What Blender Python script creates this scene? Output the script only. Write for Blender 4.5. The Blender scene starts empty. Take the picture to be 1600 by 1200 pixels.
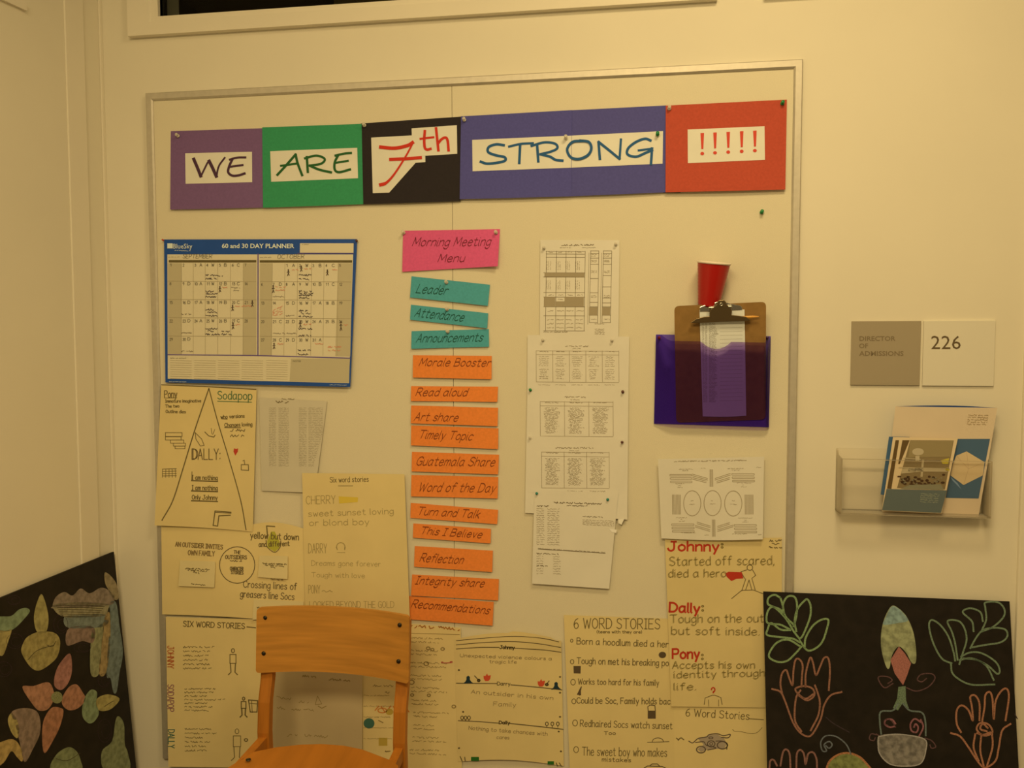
import bpy, bmesh, math, random
from mathutils import Vector, Matrix
from mathutils.geometry import tessellate_polygon
random.seed(7)
S = bpy.context.scene
C = S.collection
# ------------------------------------------------------------------ camera, light, exposure
F, YAW, PITCH, ROLL, DIST, EYE = 1258.36, 0.1519, 0.05503, -0.001486, 2.2288, 1.5
fw = Vector((-math.sin(YAW)*math.cos(PITCH), math.cos(YAW)*math.cos(PITCH), -math.sin(PITCH)))
r0 = Vector((math.cos(YAW), math.sin(YAW), 0)); u0 = r0.cross(fw)
rt = r0*math.cos(ROLL)+u0*math.sin(ROLL); up = -r0*math.sin(ROLL)+u0*math.cos(ROLL)
CAM = Vector((0, -DIST, EYE))
cd = bpy.data.cameras.new('camera'); cam = bpy.data.objects.new('camera', cd); C.objects.link(cam)
M3 = Matrix((rt, up, -fw)).transposed()
cam.matrix_world = Matrix.Translation(CAM) @ M3.to_4x4()
cd.sensor_fit = 'HORIZONTAL'; cd.sensor_width = 36.0; cd.lens = F/1600*36.0; cd.clip_start = 0.02; cd.clip_end = 60
S.camera = cam
S.view_settings.view_transform = 'Standard'; S.view_settings.look = 'None'
S.view_settings.gamma = 1.0; S.view_settings.use_curve_mapping = False
S.view_settings.exposure = 0.0
LIGHT = (1.0, 0.738, 0.345)
w = bpy.data.worlds.new('world'); S.world = w; w.use_nodes = True
bg = w.node_tree.nodes['Background']; bg.inputs[0].default_value = (1.0, 0.72, 0.34, 1); bg.inputs[1].default_value = 0.19
def area(name, loc, target, sx, sy, power):
    l = bpy.data.lights.new(name, 'AREA'); l.shape = 'RECTANGLE'; l.size = sx; l.size_y = sy; l.energy = power; l.color = LIGHT
    o = bpy.data.objects.new(name, l); C.objects.link(o); o.location = loc
    o.rotation_euler = (Vector(target)-Vector(loc)).to_track_quat('-Z', 'Y').to_euler()
    return o
area('ceiling_lamp_and_fill', (0.36, -1.2, 3.02), (0.30, -1.0, 0), 0.5, 0.35, 19.5)
area('ceiling_lamp_and_fill', (-0.4, -3.0, 3.02), (-0.4, -2.3, 0), 1.2, 0.6, 56)  # this second one is an added, unseen fill that evens the wall brightness

area('corridor_fill', (-.6, 1.4, 2.6), (-.6, 1.4, 0), .3, .3, 7)  # added unseen fill, lifts the dark room behind the window glass

# ------------------------------------------------------------------ helpers
def lin(c): return tuple((x/255/12.92 if x/255 <= .04045 else ((x/255+.055)/1.055)**2.4) for x in c)
ILL = (0.80, 0.585, 0.285)
def A(r, g, b, k=1.0):                                # colour as photographed -> surface albedo under the warm lamp
    return tuple(min(.92, max(.004, v/i/k)) for v, i in zip(lin((r, g, b)), ILL))
MATS = {}
def mat(name, col, rough=.8, metal=0., noise=0., scale=40., bump=0., spec=.3, stretch=None, contrast=None):
    key = (name, tuple(round(c, 3) for c in col))
    if key in MATS: return MATS[key]
    m = bpy.data.materials.new(name); m.use_nodes = True
    nt = m.node_tree; b = nt.nodes['Principled BSDF']
    b.inputs['Base Color'].default_value = (*col, 1); b.inputs['Roughness'].default_value = rough
    b.inputs['Metallic'].default_value = metal; b.inputs['Specular IOR Level'].default_value = spec
    if noise or bump:
        tc = nt.nodes.new('ShaderNodeTexCoord'); mp = nt.nodes.new('ShaderNodeMapping')
        if stretch: mp.inputs['Scale'].default_value = stretch
        n = nt.nodes.new('ShaderNodeTexNoise'); n.inputs['Scale'].default_value = scale; n.inputs['Detail'].default_value = 5
        nt.links.new(tc.outputs['Object'], mp.inputs[0]); nt.links.new(mp.outputs[0], n.inputs['Vector'])
        if noise:
            rp = nt.nodes.new('ShaderNodeValToRGB'); lo, hi = contrast or (.3, .7)
            rp.color_ramp.elements[0].position = lo; rp.color_ramp.elements[1].position = hi
            rp.color_ramp.elements[0].color = (*[max(0, c*(1-noise)) for c in col], 1)
            rp.color_ramp.elements[1].color = (*[min(1, c*(1+noise)) for c in col], 1)
            nt.links.new(n.outputs['Fac'], rp.inputs[0]); nt.links.new(rp.outputs[0], b.inputs['Base Color'])
        if bump:
            bp = nt.nodes.new('ShaderNodeBump'); bp.inputs['Strength'].default_value = bump; bp.inputs['Distance'].default_value = .002
            nt.links.new(n.outputs['Fac'], bp.inputs['Height']); nt.links.new(bp.outputs[0], b.inputs['Normal'])
    MATS[key] = m
    return m
def paper(col): return mat('paper', col, .85, noise=.035, scale=9, bump=.08)
def inkm(col): return mat('ink', col, .6)
def see_through(name, trans, surf, fac, rough=.15, ior=1.45):
    m = bpy.data.materials.new(name); m.use_nodes = True; nt = m.node_tree; b = nt.nodes['Principled BSDF']
    b.inputs['Base Color'].default_value = (*surf, 1); b.inputs['Roughness'].default_value = rough
    t = nt.nodes.new('ShaderNodeBsdfTransparent'); t.inputs[0].default_value = (*trans, 1)
    fr = nt.nodes.new('ShaderNodeFresnel'); fr.inputs[0].default_value = ior
    ad = nt.nodes.new('ShaderNodeMath'); ad.operation = 'ADD'; ad.inputs[1].default_value = fac; ad.use_clamp = True
    mx = nt.nodes.new('ShaderNodeMixShader'); out = nt.nodes['Material Output']
    nt.links.new(fr.outputs[0], ad.inputs[0]); nt.links.new(ad.outputs[0], mx.inputs[0])
    nt.links.new(t.outputs[0], mx.inputs[1]); nt.links.new(b.outputs[0], mx.inputs[2]); nt.links.new(mx.outputs[0], out.inputs[0])
    return m
def mesh_obj(name, verts, faces, m, parent=None, smooth=False):
    me = bpy.data.meshes.new(name); me.from_pydata([tuple(v) for v in verts], [], faces); me.update()
    if isinstance(m, (list, tuple)):
        for k in m: me.materials.append(k)
    else: me.materials.append(m)
    if smooth: me.polygons.foreach_set('use_smooth', [True]*len(me.polygons))
    o = bpy.data.objects.new(name, me); C.objects.link(o)
    if parent: o.parent = parent; o.matrix_parent_inverse = parent.matrix_world.inverted()
    return o
def tag(o, label, cat, group=None):
    o['label'] = label; o['category'] = cat
    if group: o['group'] = group
    return o
def empty(name, loc, label, cat, group=None):
    o = bpy.data.objects.new(name, None); o.empty_display_size = .05; C.objects.link(o); o.location = loc
    bpy.context.view_layer.update()
    return tag(o, label, cat, group)
def struct(o): o['kind'] = 'structure'; return o
def box(name, lo, hi, m, parent=None, bevel=0):
    bm = bmesh.new(); bmesh.ops.create_cube(bm, size=1)
    for v in bm.verts:
        v.co = Vector([(lo[i]+hi[i])/2+v.co[i]*(hi[i]-lo[i]) for i in range(3)])
    if bevel: bmesh.ops.bevel(bm, geom=bm.edges[:], offset=bevel, segments=2, affect='EDGES', profile=.6)
    me = bpy.data.meshes.new(name); bm.to_mesh(me); bm.free(); me.materials.append(m)
    o = bpy.data.objects.new(name, me); C.objects.link(o)
    if parent: o.parent = parent; o.matrix_parent_inverse = parent.matrix_world.inverted()
    return o
def lathe(prof, n=24):
    vs, fs = [], []
    for (r, z) in prof:
        for i in range(n):
            a = 2*math.pi*i/n; vs.append(Vector((r*math.cos(a), r*math.sin(a), z)))
    for j in range(len(prof)-1):
        for i in range(n):
            k = (i+1) % n; fs.append((j*n+i, j*n+k, (j+1)*n+k, (j+1)*n+i))
    return vs, fs
def sweep(pts, secs, closed_ends=True):
    """pts: list of centre points, secs: list of section rings (list of Vectors offsets)"""
    vs, fs = [], []; n = len(secs[0])
    for p, s in zip(pts, secs):
        for q in s: vs.append(Vector(p)+Vector(q))
    for j in range(len(pts)-1):
        for i in range(n):
            k = (i+1) % n; fs.append((j*n+i, j*n+k, (j+1)*n+k, (j+1)*n+i))
    if closed_ends: fs.append(tuple(range(n))[::-1]); fs.append(tuple((len(pts)-1)*n+i for i in range(n)))
    return vs, fs
def ray(px, py): return fw+rt*((px-800)/F)-up*((py-600)/F)
def at_y(px, py, y):
    d = ray(px, py); return CAM+d*((y+DIST)/d.y)
def at_x(px, py, x):
    d = ray(px, py); return CAM+d*((x-CAM.x)/d.x)
def smooth(pts, n=5, closed=False):
    P = [Vector((p[0], p[1])) for p in pts]
    if len(P) < 3: return P
    out = []
    ext = ([P[-2]]+P+[P[1]]) if closed else ([P[0]*2-P[1]]+P+[P[-1]*2-P[-2]])
    for i in range(1, len(ext)-2):
        a, b, c, d = ext[i-1:i+3]
        for k in range(n):
            t = k/n
            out.append(.5*((2*b)+(c-a)*t+(2*a-5*b+4*c-d)*t*t+(3*b-a-3*c+d)*t**3))
    out.append(P[-1]); return out

class Surf:
    """a sheet's surface: quad of photo points measured on the place, standing h metres in front of the wall plane"""
    def __init__(s, quad, base=.01, f=None, top=None, bot=None):
        s.q = [Vector(p) for p in quad]; s.base = base; s.f = f or (lambda u, v: 0); s.top = top; s.bot = bot
        xs = [p.x for p in s.q]; ys = [p.y for p in s.q]
        s.x0, s.x1, s.y0, s.y1 = min(xs), max(xs), min(ys), max(ys)
    def uv(s, px, py):
        return (min(1, max(0, (px-s.x0)/(s.x1-s.x0))), min(1, max(0, (py-s.y0)/(s.y1-s.y0))))
    def P(s, px, py, lift=0.):
        return at_y(px, py, -(s.base+s.f(*s.uv(px, py))+lift))
    def bil(s, u, v):
        a, b, c, d = s.q
        p = a*(1-u)*(1-v)+b*u*(1-v)+c*u*v+d*(1-u)*v
        if s.top: p = p+Vector((0, s.top(u)*(1-v)))
        if s.bot: p = p+Vector((0, s.bot(u)*v))
        return p
class Plane:
    def __init__(s, p, n): s.p = Vector(p); s.n = Vector(n).normalized()
    def P(s, px, py, lift=0.):
        d = ray(px, py); q = s.p+s.n*lift
        return CAM+d*((q-CAM).dot(s.n)/d.dot(s.n))
def rim_faces(vs, ring, N):
    """edge strip between front and back with vertices of its own, so that shading stays crisp"""
    base = len(vs); n = len(ring); fs = []
    for i in ring: vs.append(vs[i]); vs.append(vs[i+N])
    for k in range(n):
        a, b = base+2*k, base+2*((k+1) % n); fs.append((a, b, b+1, a+1))
    return fs
def sheet(name, S_, m, nx=18, ny=18, thick=.0004, parent=None):
    vs, fs = [], []
    for layer in (0, -thick):
        for j in range(ny+1):
            for i in range(nx+1):
                p = S_.bil(i/nx, j/ny); vs.append(S_.P(p.x, p.y, layer))
    N = (nx+1)*(ny+1); W = nx+1
    for j in range(ny):
        for i in range(nx):
            a = j*W+i; fs.append((a, a+W, a+W+1, a+1)); a += N; fs.append((a, a+1, a+W+1, a+W))
    ring = [i for i in range(nx+1)]+[j*W+nx for j in range(1, ny+1)]+[ny*W+i for i in range(nx-1, -1, -1)]+[j*W for j in range(ny-1, 0, -1)]
    fs += rim_faces(vs, ring, N)
    o = mesh_obj(name, vs, fs, m, parent)
    for p in o.data.polygons[:nx*ny*2]: p.use_smooth = True
    return o
# single-stroke letter forms: baseline 0, x-height 4, capitals 6; '~' marks a curved stroke
G = {'A':"0,0 2,6 4,0|.8,2.2 3.2,2.2",'B':"0,0 0,6|~0,6 2.6,6 3.2,4.8 2.6,3.4 0,3.2|~0,3.2 3,3 3.8,1.6 3,.2 0,0",'C':"~4,5 2.5,6 .6,5 0,3 .6,1 2.4,0 4,1",
'D':"0,0 0,6|~0,6 2.4,5.8 4,4.2 4,2 2.6,.3 0,0",'E':"3.5,6 0,6 0,0 3.5,0|0,3.1 2.8,3.1",'F':"3.5,6 0,6 0,0|0,3.1 2.8,3.1",'G':"~4,5 2.5,6 .6,5 0,3 .6,1 2.4,0 3.8,.9|2.4,2.8 4,2.8 4,0",
'H':"0,0 0,6|4,0 4,6|0,3 4,3",'I':"0,0 2,0|0,6 2,6|1,0 1,6",'J':"~3,6 3,1.5 2,0 .6,.2 0,1.4|1.6,6 4,6",'K':"0,0 0,6|3.8,6 0,2.6|1,3.4 4,0",'L':"0,6 0,0 3.4,0",
'M':"0,0 .4,6 2.4,1.6 4.6,6 5,0",'N':"0,0 0,6 4,0 4,6",'O':"~2,6 .5,5 0,3 .5,1 2,0 3.6,1 4.2,3 3.6,5 2,6",'P':"0,0 0,6|~0,6 2.8,6 3.6,4.6 2.8,3 0,2.8",
'Q':"~2,6 .5,5 0,3 .5,1 2,0 3.6,1 4.2,3 3.6,5 2,6|2.4,1.6 4.4,-.4",'R':"0,0 0,6|~0,6 2.8,6 3.6,4.6 2.8,3 0,2.8|1.4,2.8 4,0",'S':"~3.6,5.2 2.2,6 .5,5.4 .5,3.9 2,3.1 3.5,2.2 3.5,.8 1.9,0 0,.8",
'T':"0,6 4.4,6|2.2,6 2.2,0",'U':"~0,6 0,1.6 1,.1 3,.1 4,1.6 4,6",'V':"0,6 2,0 4,6",'W':"0,6 1.4,0 2.8,5 4.2,0 5.6,6",'X':"0,6 4,0|4,6 0,0",'Y':"0,6 2,3 4,6|2,3 2,0",'Z':"0,6 4,6 0,0 4,0",
'a':"~3,3.4 1.6,4 .3,3 0,1.6 .6,.2 1.8,.1 3,1.6|3,4 3,.6 3.5,0",'b':"0,6.2 0,0|~0,3 1.4,4 2.8,3.4 3.2,1.8 2.4,.2 1.2,0 0,.8",'c':"~3,3.4 1.7,4 .4,3.2 0,1.8 .6,.3 1.8,0 3,.7",
'd':"3,6.2 3,0|~3,3 1.6,4 .4,3.2 0,1.8 .5,.3 1.6,0 3,1",'e':"~.1,2.1 3,2.3 2.4,3.7 1.4,4 .3,3 0,1.6 .8,.1 2,0 3,.7",'f':"~2.6,5.8 1.6,6.2 1,5 1,0|0,4 2.3,4",
'g':"~3,3.4 1.6,4 .3,3 0,1.8 .6,.4 1.8,.3 3,1.4|~3,4 3,-.6 2,-2 .6,-1.8 0,-1",'h':"0,6.2 0,0|~0,2.8 1.4,4 2.7,3.6 2.9,2 2.9,0",'i':"0,4 0,.4 .5,0|0,5.3 .1,5.7",'j':"~1,4 1,-1 .4,-2 -.6,-1.6|1,5.3 1.1,5.7",
'k':"0,6.2 0,0|2.6,4 0,1.8|.8,2.4 2.8,0",'l':"0,6.2 0,.4 .5,0",'m':"0,4 0,0|~0,2.8 1,4 1.9,3.5 2,2 2,0|~2,2.8 3,4 3.9,3.5 4,2 4,0",'n':"0,4 0,0|~0,2.8 1.4,4 2.7,3.6 2.9,2 2.9,0",
'o':"~1.6,4 .4,3.2 0,2 .4,.6 1.6,0 2.8,.7 3.2,2 2.8,3.3 1.6,4",'p':"0,4 0,-2.2|~0,3 1.4,4 2.8,3.4 3.2,1.8 2.4,.2 1.2,0 0,.8",'q':"~3,3.2 1.6,4 .4,3.2 0,1.8 .5,.3 1.6,0 3,1|3,4 3,-2.2",
'r':"0,4 0,0|~0,2.4 .9,3.8 2.2,3.7",'s':"~2.6,3.4 1.4,4 .3,3.4 .6,2.4 2.2,1.7 2.5,.6 1.3,0 0,.6",'t':"~1,5.6 1,1 1.6,0 2.6,.3|0,4 2.3,4",'u':"~0,4 0,1.2 1,0 2.4,.5 2.9,1.6|2.9,4 2.9,0",
'v':"0,4 1.4,0 2.8,4",'w':"0,4 1.1,0 2,3.2 3,0 4,4",'x':"0,4 2.8,0|2.8,4 0,0",'y':"0,4 1.5,.2|3,4 .8,-2",'z':"0,4 2.8,4 0,0 2.8,0",
'0':"~1.8,6 .4,4.8 .1,3 .5,1 1.8,0 3.2,1 3.5,3 3.1,5 1.8,6",'1':".4,4.8 1.6,6 1.6,0",'2':"~.2,4.8 1.4,6 3,5.6 3.2,4.2 .2,0|.2,0 3.6,0",'3':"~.2,5.4 2,6 3.2,4.8 1.4,3.2|~1.4,3.2 3.4,2.4 3,.4 1.4,0 0,.8",
'4':"2.8,0 2.8,6 0,2 4,2",'5':"3.2,6 .6,6 .4,3.4|~.4,3.4 2.2,3.8 3.4,2.2 2.6,.3 0,.3",'6':"~3,5.8 1.2,4.8 .1,2.4 .8,.2 2.4,0 3.4,1.4 2.6,3 1.2,3 .2,1.8",'7':"0,6 3.6,6 1.2,0",
'8':"~1.8,3.2 .3,4.6 1.8,6 3.3,4.6 1.8,3.2 .1,1.6 1.8,0 3.5,1.6 1.8,3.2",'9':"~3.4,4 2.2,2.8 .4,3.6 .4,5.2 1.8,6 3.2,5.2 3.2,3 1.6,0",
'.':"0,0 .3,.3",',':".3,.4 0,-1",':':"0,.4 .3,.8|0,3.2 .3,3.6",'!':"0,6 0,1.8|0,0 .1,.3",'?':"~0,5 1.4,6 2.8,4.8 1.4,3 1.4,1.8|1.4,0 1.5,.3",'-':"0,2.6 2,2.6",'(':"~1.2,6.4 0,3 1.2,-.6",')':"~0,6.4 1.2,3 0,-.6","'":".2,6 0,4.8"}
GP = {}
def glyph(c):
    if c not in GP:
        st = []
        for s_ in G[c].split('|'):
            cu = s_[0] == '~'; pts = [tuple(float(x) for x in q.split(',')) for q in s_.lstrip('~').split()]
            st.append([tuple(p) for p in smooth(pts, 4)] if cu else pts)
        GP[c] = (st, max(p[0] for k in st for p in k))
    return GP[c]
class Ink:
    """marks of one colour lying on a surface, gathered into one mesh"""
    def __init__(s, surf, z=(0, 0, 1), lift=.0004): s.S = surf; s.z = z; s.v = []; s.f = []; s.lift = lift; s.cut = []; s.bold = 0.
    def T(s, p): return Vector((s.z[0]+p[0]/s.z[2], s.z[1]+p[1]/s.z[2]))
    def seg(s, P, w, nib=None):
        for i in range(1, len(P)-1):                      # a sharp turn starts a new ribbon
            a, b = P[i]-P[i-1], P[i+1]-P[i]
            if a.length > .3 and b.length > .3 and a.normalized().dot(b.normalized()) < .35:
                s.seg(P[:i+1], w, nib); return s.seg(P[i:], w, nib)
        Q = [P[0]]
        for b in P[1:]:                                   # split long runs so that they follow the sheet
            a = Q[-1]; n = max(1, int((b-a).length/9))
            for k in range(1, n+1): Q.append(a+(b-a)*k/n)
        Q = [q for i, q in enumerate(Q) if i == 0 or (q-Q[i-1]).length > 1e-4]
        if len(Q) < 2: Q = [Q[0]-Vector((w*.5, 0)), Q[0]+Vector((w*.5, 0))]
        base = len(s.v)
        for i, q in enumerate(Q):
            t = (Q[min(i+1, len(Q)-1)]-Q[max(i-1, 0)])
            if t.length < 1e-6: t = Vector((1, 0))
            t.normalize(); n = Vector((-t.y, t.x)); ww = w
            if nib is not None: ww = w*(.45+.75*abs(t.x*math.sin(nib)+t.y*math.cos(nib)))
            e = Vector((0, 0))
            if i == 0: e = -t*ww*.35
            if i == len(Q)-1: e = t*ww*.35
            for sg in (1, -1):
                r = q+n*sg*ww/2+e; s.v.append(s.S.P(r.x, r.y, s.lift))
        for i in range(len(Q)-1):
            a = base+2*i; s.f.append((a, a+1, a+3, a+2))
        return s
    def line(s, pts, w=1.2, sm=False, nib=None, closed=False):
        P = [s.T(p) for p in pts]
        if sm: P = smooth(P, 6, closed)
        return s.seg(P, w, nib)
    def lines(s, L, w=1.2, sm=False):
        for l in L: s.line(l, w, sm)
        return s
    def text(s, t, p0, p1, h, w=1.1, slant=0., nib=None, jit=.0):
        a, b = s.T(p0), s.T(p1); h = h/s.z[2]
        adv = 0; lay = []
        for c in t:
            if c == ' ': adv += 2.6; continue
            st, wd = glyph(c); lay.append((st, adv)); adv += wd+1.25
        adv -= 1.25; k = (b-a).length/adv; d = (b-a).normalized(); n = Vector((d.y, -d.x)); hy = h/6
        for st, x0 in lay:
            jy = random.uniform(-jit, jit); js = 1+random.uniform(-jit, jit)*.2
            for pl in st:
                s.seg([a+d*((x0+x)*k+slant*y*hy)+n*((y*js+jy)*hy) for x, y in pl], w, nib)
        return s
    def print(s, t, p0, p1, h):
        """printed lettering from Blender's own built-in typeface"""
        cu = bpy.data.curves.new('type', 'FONT'); cu.body = t; cu.resolution_u = 2; cu.offset = s.bold
        o = bpy.data.objects.new('type', cu); me = o.to_mesh()
        xs = [v.co.x for v in me.vertices]; x0, x1 = min(xs), max(xs); ys = [v.co.y for v in me.vertices]; capy = max(ys)
        a, b = s.T(p0), s.T(p1); h = h/s.z[2]; k = (b-a).length/(x1-x0); d = (b-a).normalized(); n = Vector((d.y, -d.x))
        base = len(s.v)
        for v in me.vertices:
            q = a+d*((v.co.x-x0)*k)+n*(v.co.y/capy*h); s.v.append(s.S.P(q.x, q.y, s.lift))
        for p in me.polygons: s.f.append(tuple(base+i for i in p.vertices))
        o.to_mesh_clear(); bpy.data.objects.remove(o); bpy.data.curves.remove(cu)
        return s
    def scrawl(s, p0, p1, h, w=.8, words=None):
        a, b = s.T(p0), s.T(p1); h = h/s.z[2]; L = (b-a).length
        if L < .5: return s
        d = (b-a)/L; n = Vector((d.y, -d.x)); x = 0; run = []
        while x < L:
            run.append(a+d*x+n*(h*(random.random())))
            x += h*.33+.25
            if words is not False and random.random() < .12 and len(run) > 3: s.seg(run, w); run = []; x += h*.7
        if len(run) > 1: s.seg(run, w)
        return s
    def rows(s, x0, x1, y0, y1, n, h, w=.8, ragged=.25, dx=0., dy=0.):
        for i in range(n):
            t = i/max(1, n-1); y = y0+(y1-y0)*t; r = random.uniform(0, ragged)*(x1-x0)
            s.scrawl((x0+dx*t, y), (x1+dx*t-r, y+dy), h, w)
        return s
    def quad(s, pts, nx=6, ny=6):
        a, b, c, d = [s.T(p) for p in pts]; base = len(s.v); s.cut.append((base, len(s.f)))
        for j in range(ny+1):
            for i in range(nx+1):
                u, v = i/nx, j/ny; q = a*(1-u)*(1-v)+b*u*(1-v)+c*u*v+d*(1-u)*v; s.v.append(s.S.P(q.x, q.y, s.lift))
        for j in range(ny):
            for i in range(nx):
                k = base+j*(nx+1)+i; s.f.append((k, k+nx+1, k+nx+2, k+1))
        return s
    def rect(s, x0, y0, x1, y1, nx=6, ny=6): return s.quad([(x0, y0), (x1, y0), (x1, y1), (x0, y1)], nx, ny)
    def poly(s, pts, sm=False):
        P = [s.T(p) for p in pts]
        if sm: P = smooth(P+[P[0]], 5, True)[:-1]
        tri = tessellate_polygon([[Vector((p.x, p.y, 0)) for p in P]])
        bm = bmesh.new(); V = [bm.verts.new((p.x, p.y, 0)) for p in P]
        for t in tri:
            try: bm.faces.new([V[i] for i in t])
            except ValueError: pass
        for _ in range(3):
            L = [e for e in bm.edges if e.calc_length() > 14]
            if not L: break
            bmesh.ops.subdivide_edges(bm, edges=L, cuts=1); bmesh.ops.triangulate(bm, faces=bm.faces[:])
        bm.verts.index_update(); base = len(s.v); s.cut.append((base, len(s.f)))
        for v in bm.verts: s.v.append(s.S.P(v.co.x, v.co.y, s.lift))
        for f in bm.faces: s.f.append(tuple(base+v.index for v in f.verts))
        bm.free(); return s
    def ell(s, cx, cy, rx, ry, w=1.2, a0=0, a1=360, fill=False):
        pts = [(cx+rx*math.cos(math.radians(a0+(a1-a0)*i/28)), cy+ry*math.sin(math.radians(a0+(a1-a0)*i/28))) for i in range(29)]
        return s.poly(pts[:-1]) if fill else s.line(pts, w)
    def done(s, name, m, parent, label=None):
        if not s.v: return None
        SPLIT = ('shaded_column', 'weekday_bar', 'shaded_bar', 'printed_photo', 'photo_highlights')
        if len(s.cut) > 1 and s.cut[0] == (0, 0) and (name in SPLIT or label):
            ends = s.cut[1:]+[(len(s.v), len(s.f))]
            for (v0, f0), (v1, f1) in zip(s.cut, ends):
                o = mesh_obj(name, s.v[v0:v1], [tuple(i-v0 for i in f) for f in s.f[f0:f1]], m if not isinstance(m, tuple) else inkm(m), parent)
                if label: o['label'] = label
            return o
        o = mesh_obj(name, s.v, s.f, m if not isinstance(m, tuple) else inkm(m), parent)
        if label: o['label'] = label
        if name in ('typed_text', 'handwriting', 'printed_table', 'grid_line', 'printed_plan', 'ruled_line', 'chalk_crease', 'photo_seated_diners', 'photo_tables', 'printed_heading', 'rule_line', 'fold_line', 'lettering', 'drawing', 'photo_highlights') and not label: o['kind'] = 'stuff'
        return o
# ------------------------------------------------------------------ setting
WALL = mat('wall_paint', (.80, .765, .66), .75, noise=.02, scale=3, bump=.05)
TRIM = mat('trim_paint', (.82, .78, .68), .45, noise=.015, scale=4)
XL = -1.5722; XR = at_y(1591, 800, 0).x
b0 = at_y(206, 60.5, 0); WX0 = b0.x; WX1 = at_y(1120, 6, 0).x; WZ0 = b0.z
IX0 = at_y(250.5, 28, 0).x; IZ0 = at_y(250.5, 28, 0).z; IX1 = WX1-(IX0-WX0); WZ1 = WZ0+.72; IZ1 = WZ1-(IZ0-WZ0)
W2X0 = at_y(1193, 3, 0).x; W2I0 = W2X0+(IX0-WX0); W2X1 = W2X0+1.7; W2I1 = W2X1-(IX0-WX0)
CEIL = 3.2; XE = 2.4; TH = .10
def wall_back():
    xs = [XL-.1, IX0, IX1, W2I0, W2I1, XE]; zs = [0, IZ0, IZ1, CEIL]
    vs, fs = [], []
    hole = lambda i, j: j == 1 and i in (1, 3)
    for y in (0, TH):
        for z in zs:
            for x in xs: vs.append((x, y, z))
    n = len(xs); L = n*len(zs)
    for j in range(3):
        for i in range(n-1):
            a = j*n+i
            if not hole(i, j): fs.append((a, a+1, a+n+1, a+n)); fs.append((a+L, a+n+L, a+n+1+L, a+1+L))
            else:
                for p, q in ((a, a+1), (a+1, a+n+1), (a+n+1, a+n), (a+n, a)): fs.append((p, q, q+L, p+L))
    return struct(mesh_obj('wall_back', vs, fs, WALL))
wall_back()
struct(box('wall_left', (XL-.1, -4.2, 0), (XL, 0, CEIL), WALL))
struct(box('wall_right', (XE, -4.2, 0), (XE+.1, 0, CEIL), WALL))
struct(box('floor', (XL-.1, -4.2, -.1), (XE+.1, TH, 0), mat('carpet', (.16, .13, .10), .95, noise=.3, scale=220, bump=.4)))
struct(box('ceiling', (XL-.1, -4.2, CEIL), (XE+.1, TH+3, CEIL+.1), mat('ceiling_paint', (.8, .78, .7), .9)))
# corner of the left wall: two narrow raised boards of the door casing
y1 = at_x(98, 0, XL).y; y2 = at_x(127, 0, XL).y
struct(box('trim_1', (XL, y1, 0), (XL+.006, y2, CEIL), TRIM, bevel=.002))
struct(box('trim_2', (XL, -.012, 0), (XL+.006, 0, CEIL), TRIM, bevel=.002))
a = at_x(38, 17, XL); b = at_x(0, 0, XL)  # sloping raised strip high on the left wall
struct(mesh_obj('strip_3', *(lambda a, b: ([(XL, a.y, a.z), (XL, b.y-.9, b.z+(b.z-a.z)/(b.y-a.y)*-.9), (XL+.008, b.y-.9, b.z+(b.z-a.z)/(b.y-a.y)*-.9), (XL+.008, a.y, a.z),
      (XL, a.y, a.z+.02), (XL, b.y-.9, b.z+(b.z-a.z)/(b.y-a.y)*-.9+.02), (XL+.008, b.y-.9, b.z+(b.z-a.z)/(b.y-a.y)*-.9+.02), (XL+.008, a.y, a.z+.02)],
      [(0, 1, 2, 3), (4, 7, 6, 5), (0, 4, 5, 1), (1, 5, 6, 2), (2, 6, 7, 3), (3, 7, 4, 0)]))(a, b), TRIM))
struct(box('trim_4', (XR, -.012, 0), (XR+.10, 0, 2.2), TRIM, bevel=.003))
def frame_trim(name, x0, x1, z0, z1, ix0, ix1, iz0, iz1):
    """mitred picture-frame casing: four members"""
    prof = [(0, -.0005), (0, -.016), (.006, -.020), (.72, -.017), (.76, -.012), (1, -.012), (1, .012)]
    root = bpy.data.objects.new(name, None); C.objects.link(root); root['kind'] = 'structure'
    O = [(x0, z0), (x1, z0), (x1, z1), (x0, z1)]; I = [(ix0, iz0), (ix1, iz0), (ix1, iz1), (ix0, iz1)]
    for k in range(4):
        vs, fs = [], []
        for c in (k, (k+1) % 4):
            for t, y in prof:
                t2 = min(t, 1) if t > .01 else t
                vs.append((O[c][0]*(1-t2)+I[c][0]*t2, y, O[c][1]*(1-t2)+I[c][1]*t2))
        n = len(prof)
        for i in range(n-1): fs.append((i, i+1, n+i+1, n+i))
        fs.append(tuple(range(n))); fs.append(tuple(range(2*n-1, n-1, -1)))
        mesh_obj('casing_board', vs, fs, TRIM, root)
    glass = see_through('window_glass', (.80, .82, .78), (.01, .01, .01), .02, .03)
    box('glass_pane', (ix0, .012, iz0), (ix1, .018, iz1), glass, root)
    box('glazing_bead', (ix0, .018, iz0), (ix0+.004, .03, iz1), mat('gasket', (.03, .025, .02), .6), root)
    return root
frame_trim('window_1', WX0, WX1, WZ0, WZ1, IX0, IX1, IZ0, IZ1)
frame_trim('window_2', W2X0, W2X1, WZ0, WZ1, W2I0, W2I1, IZ0, IZ1)
DARK = mat('unlit_plaster', (.10, .075, .04), .9)  # dimness of the room beyond the glass is put into this colour
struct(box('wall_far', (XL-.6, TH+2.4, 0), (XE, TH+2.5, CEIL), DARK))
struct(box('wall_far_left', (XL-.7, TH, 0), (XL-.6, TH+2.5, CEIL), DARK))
struct(box('wall_far_right', (XE, TH, 0), (XE+.1, TH+2.5, CEIL), DARK))
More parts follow.
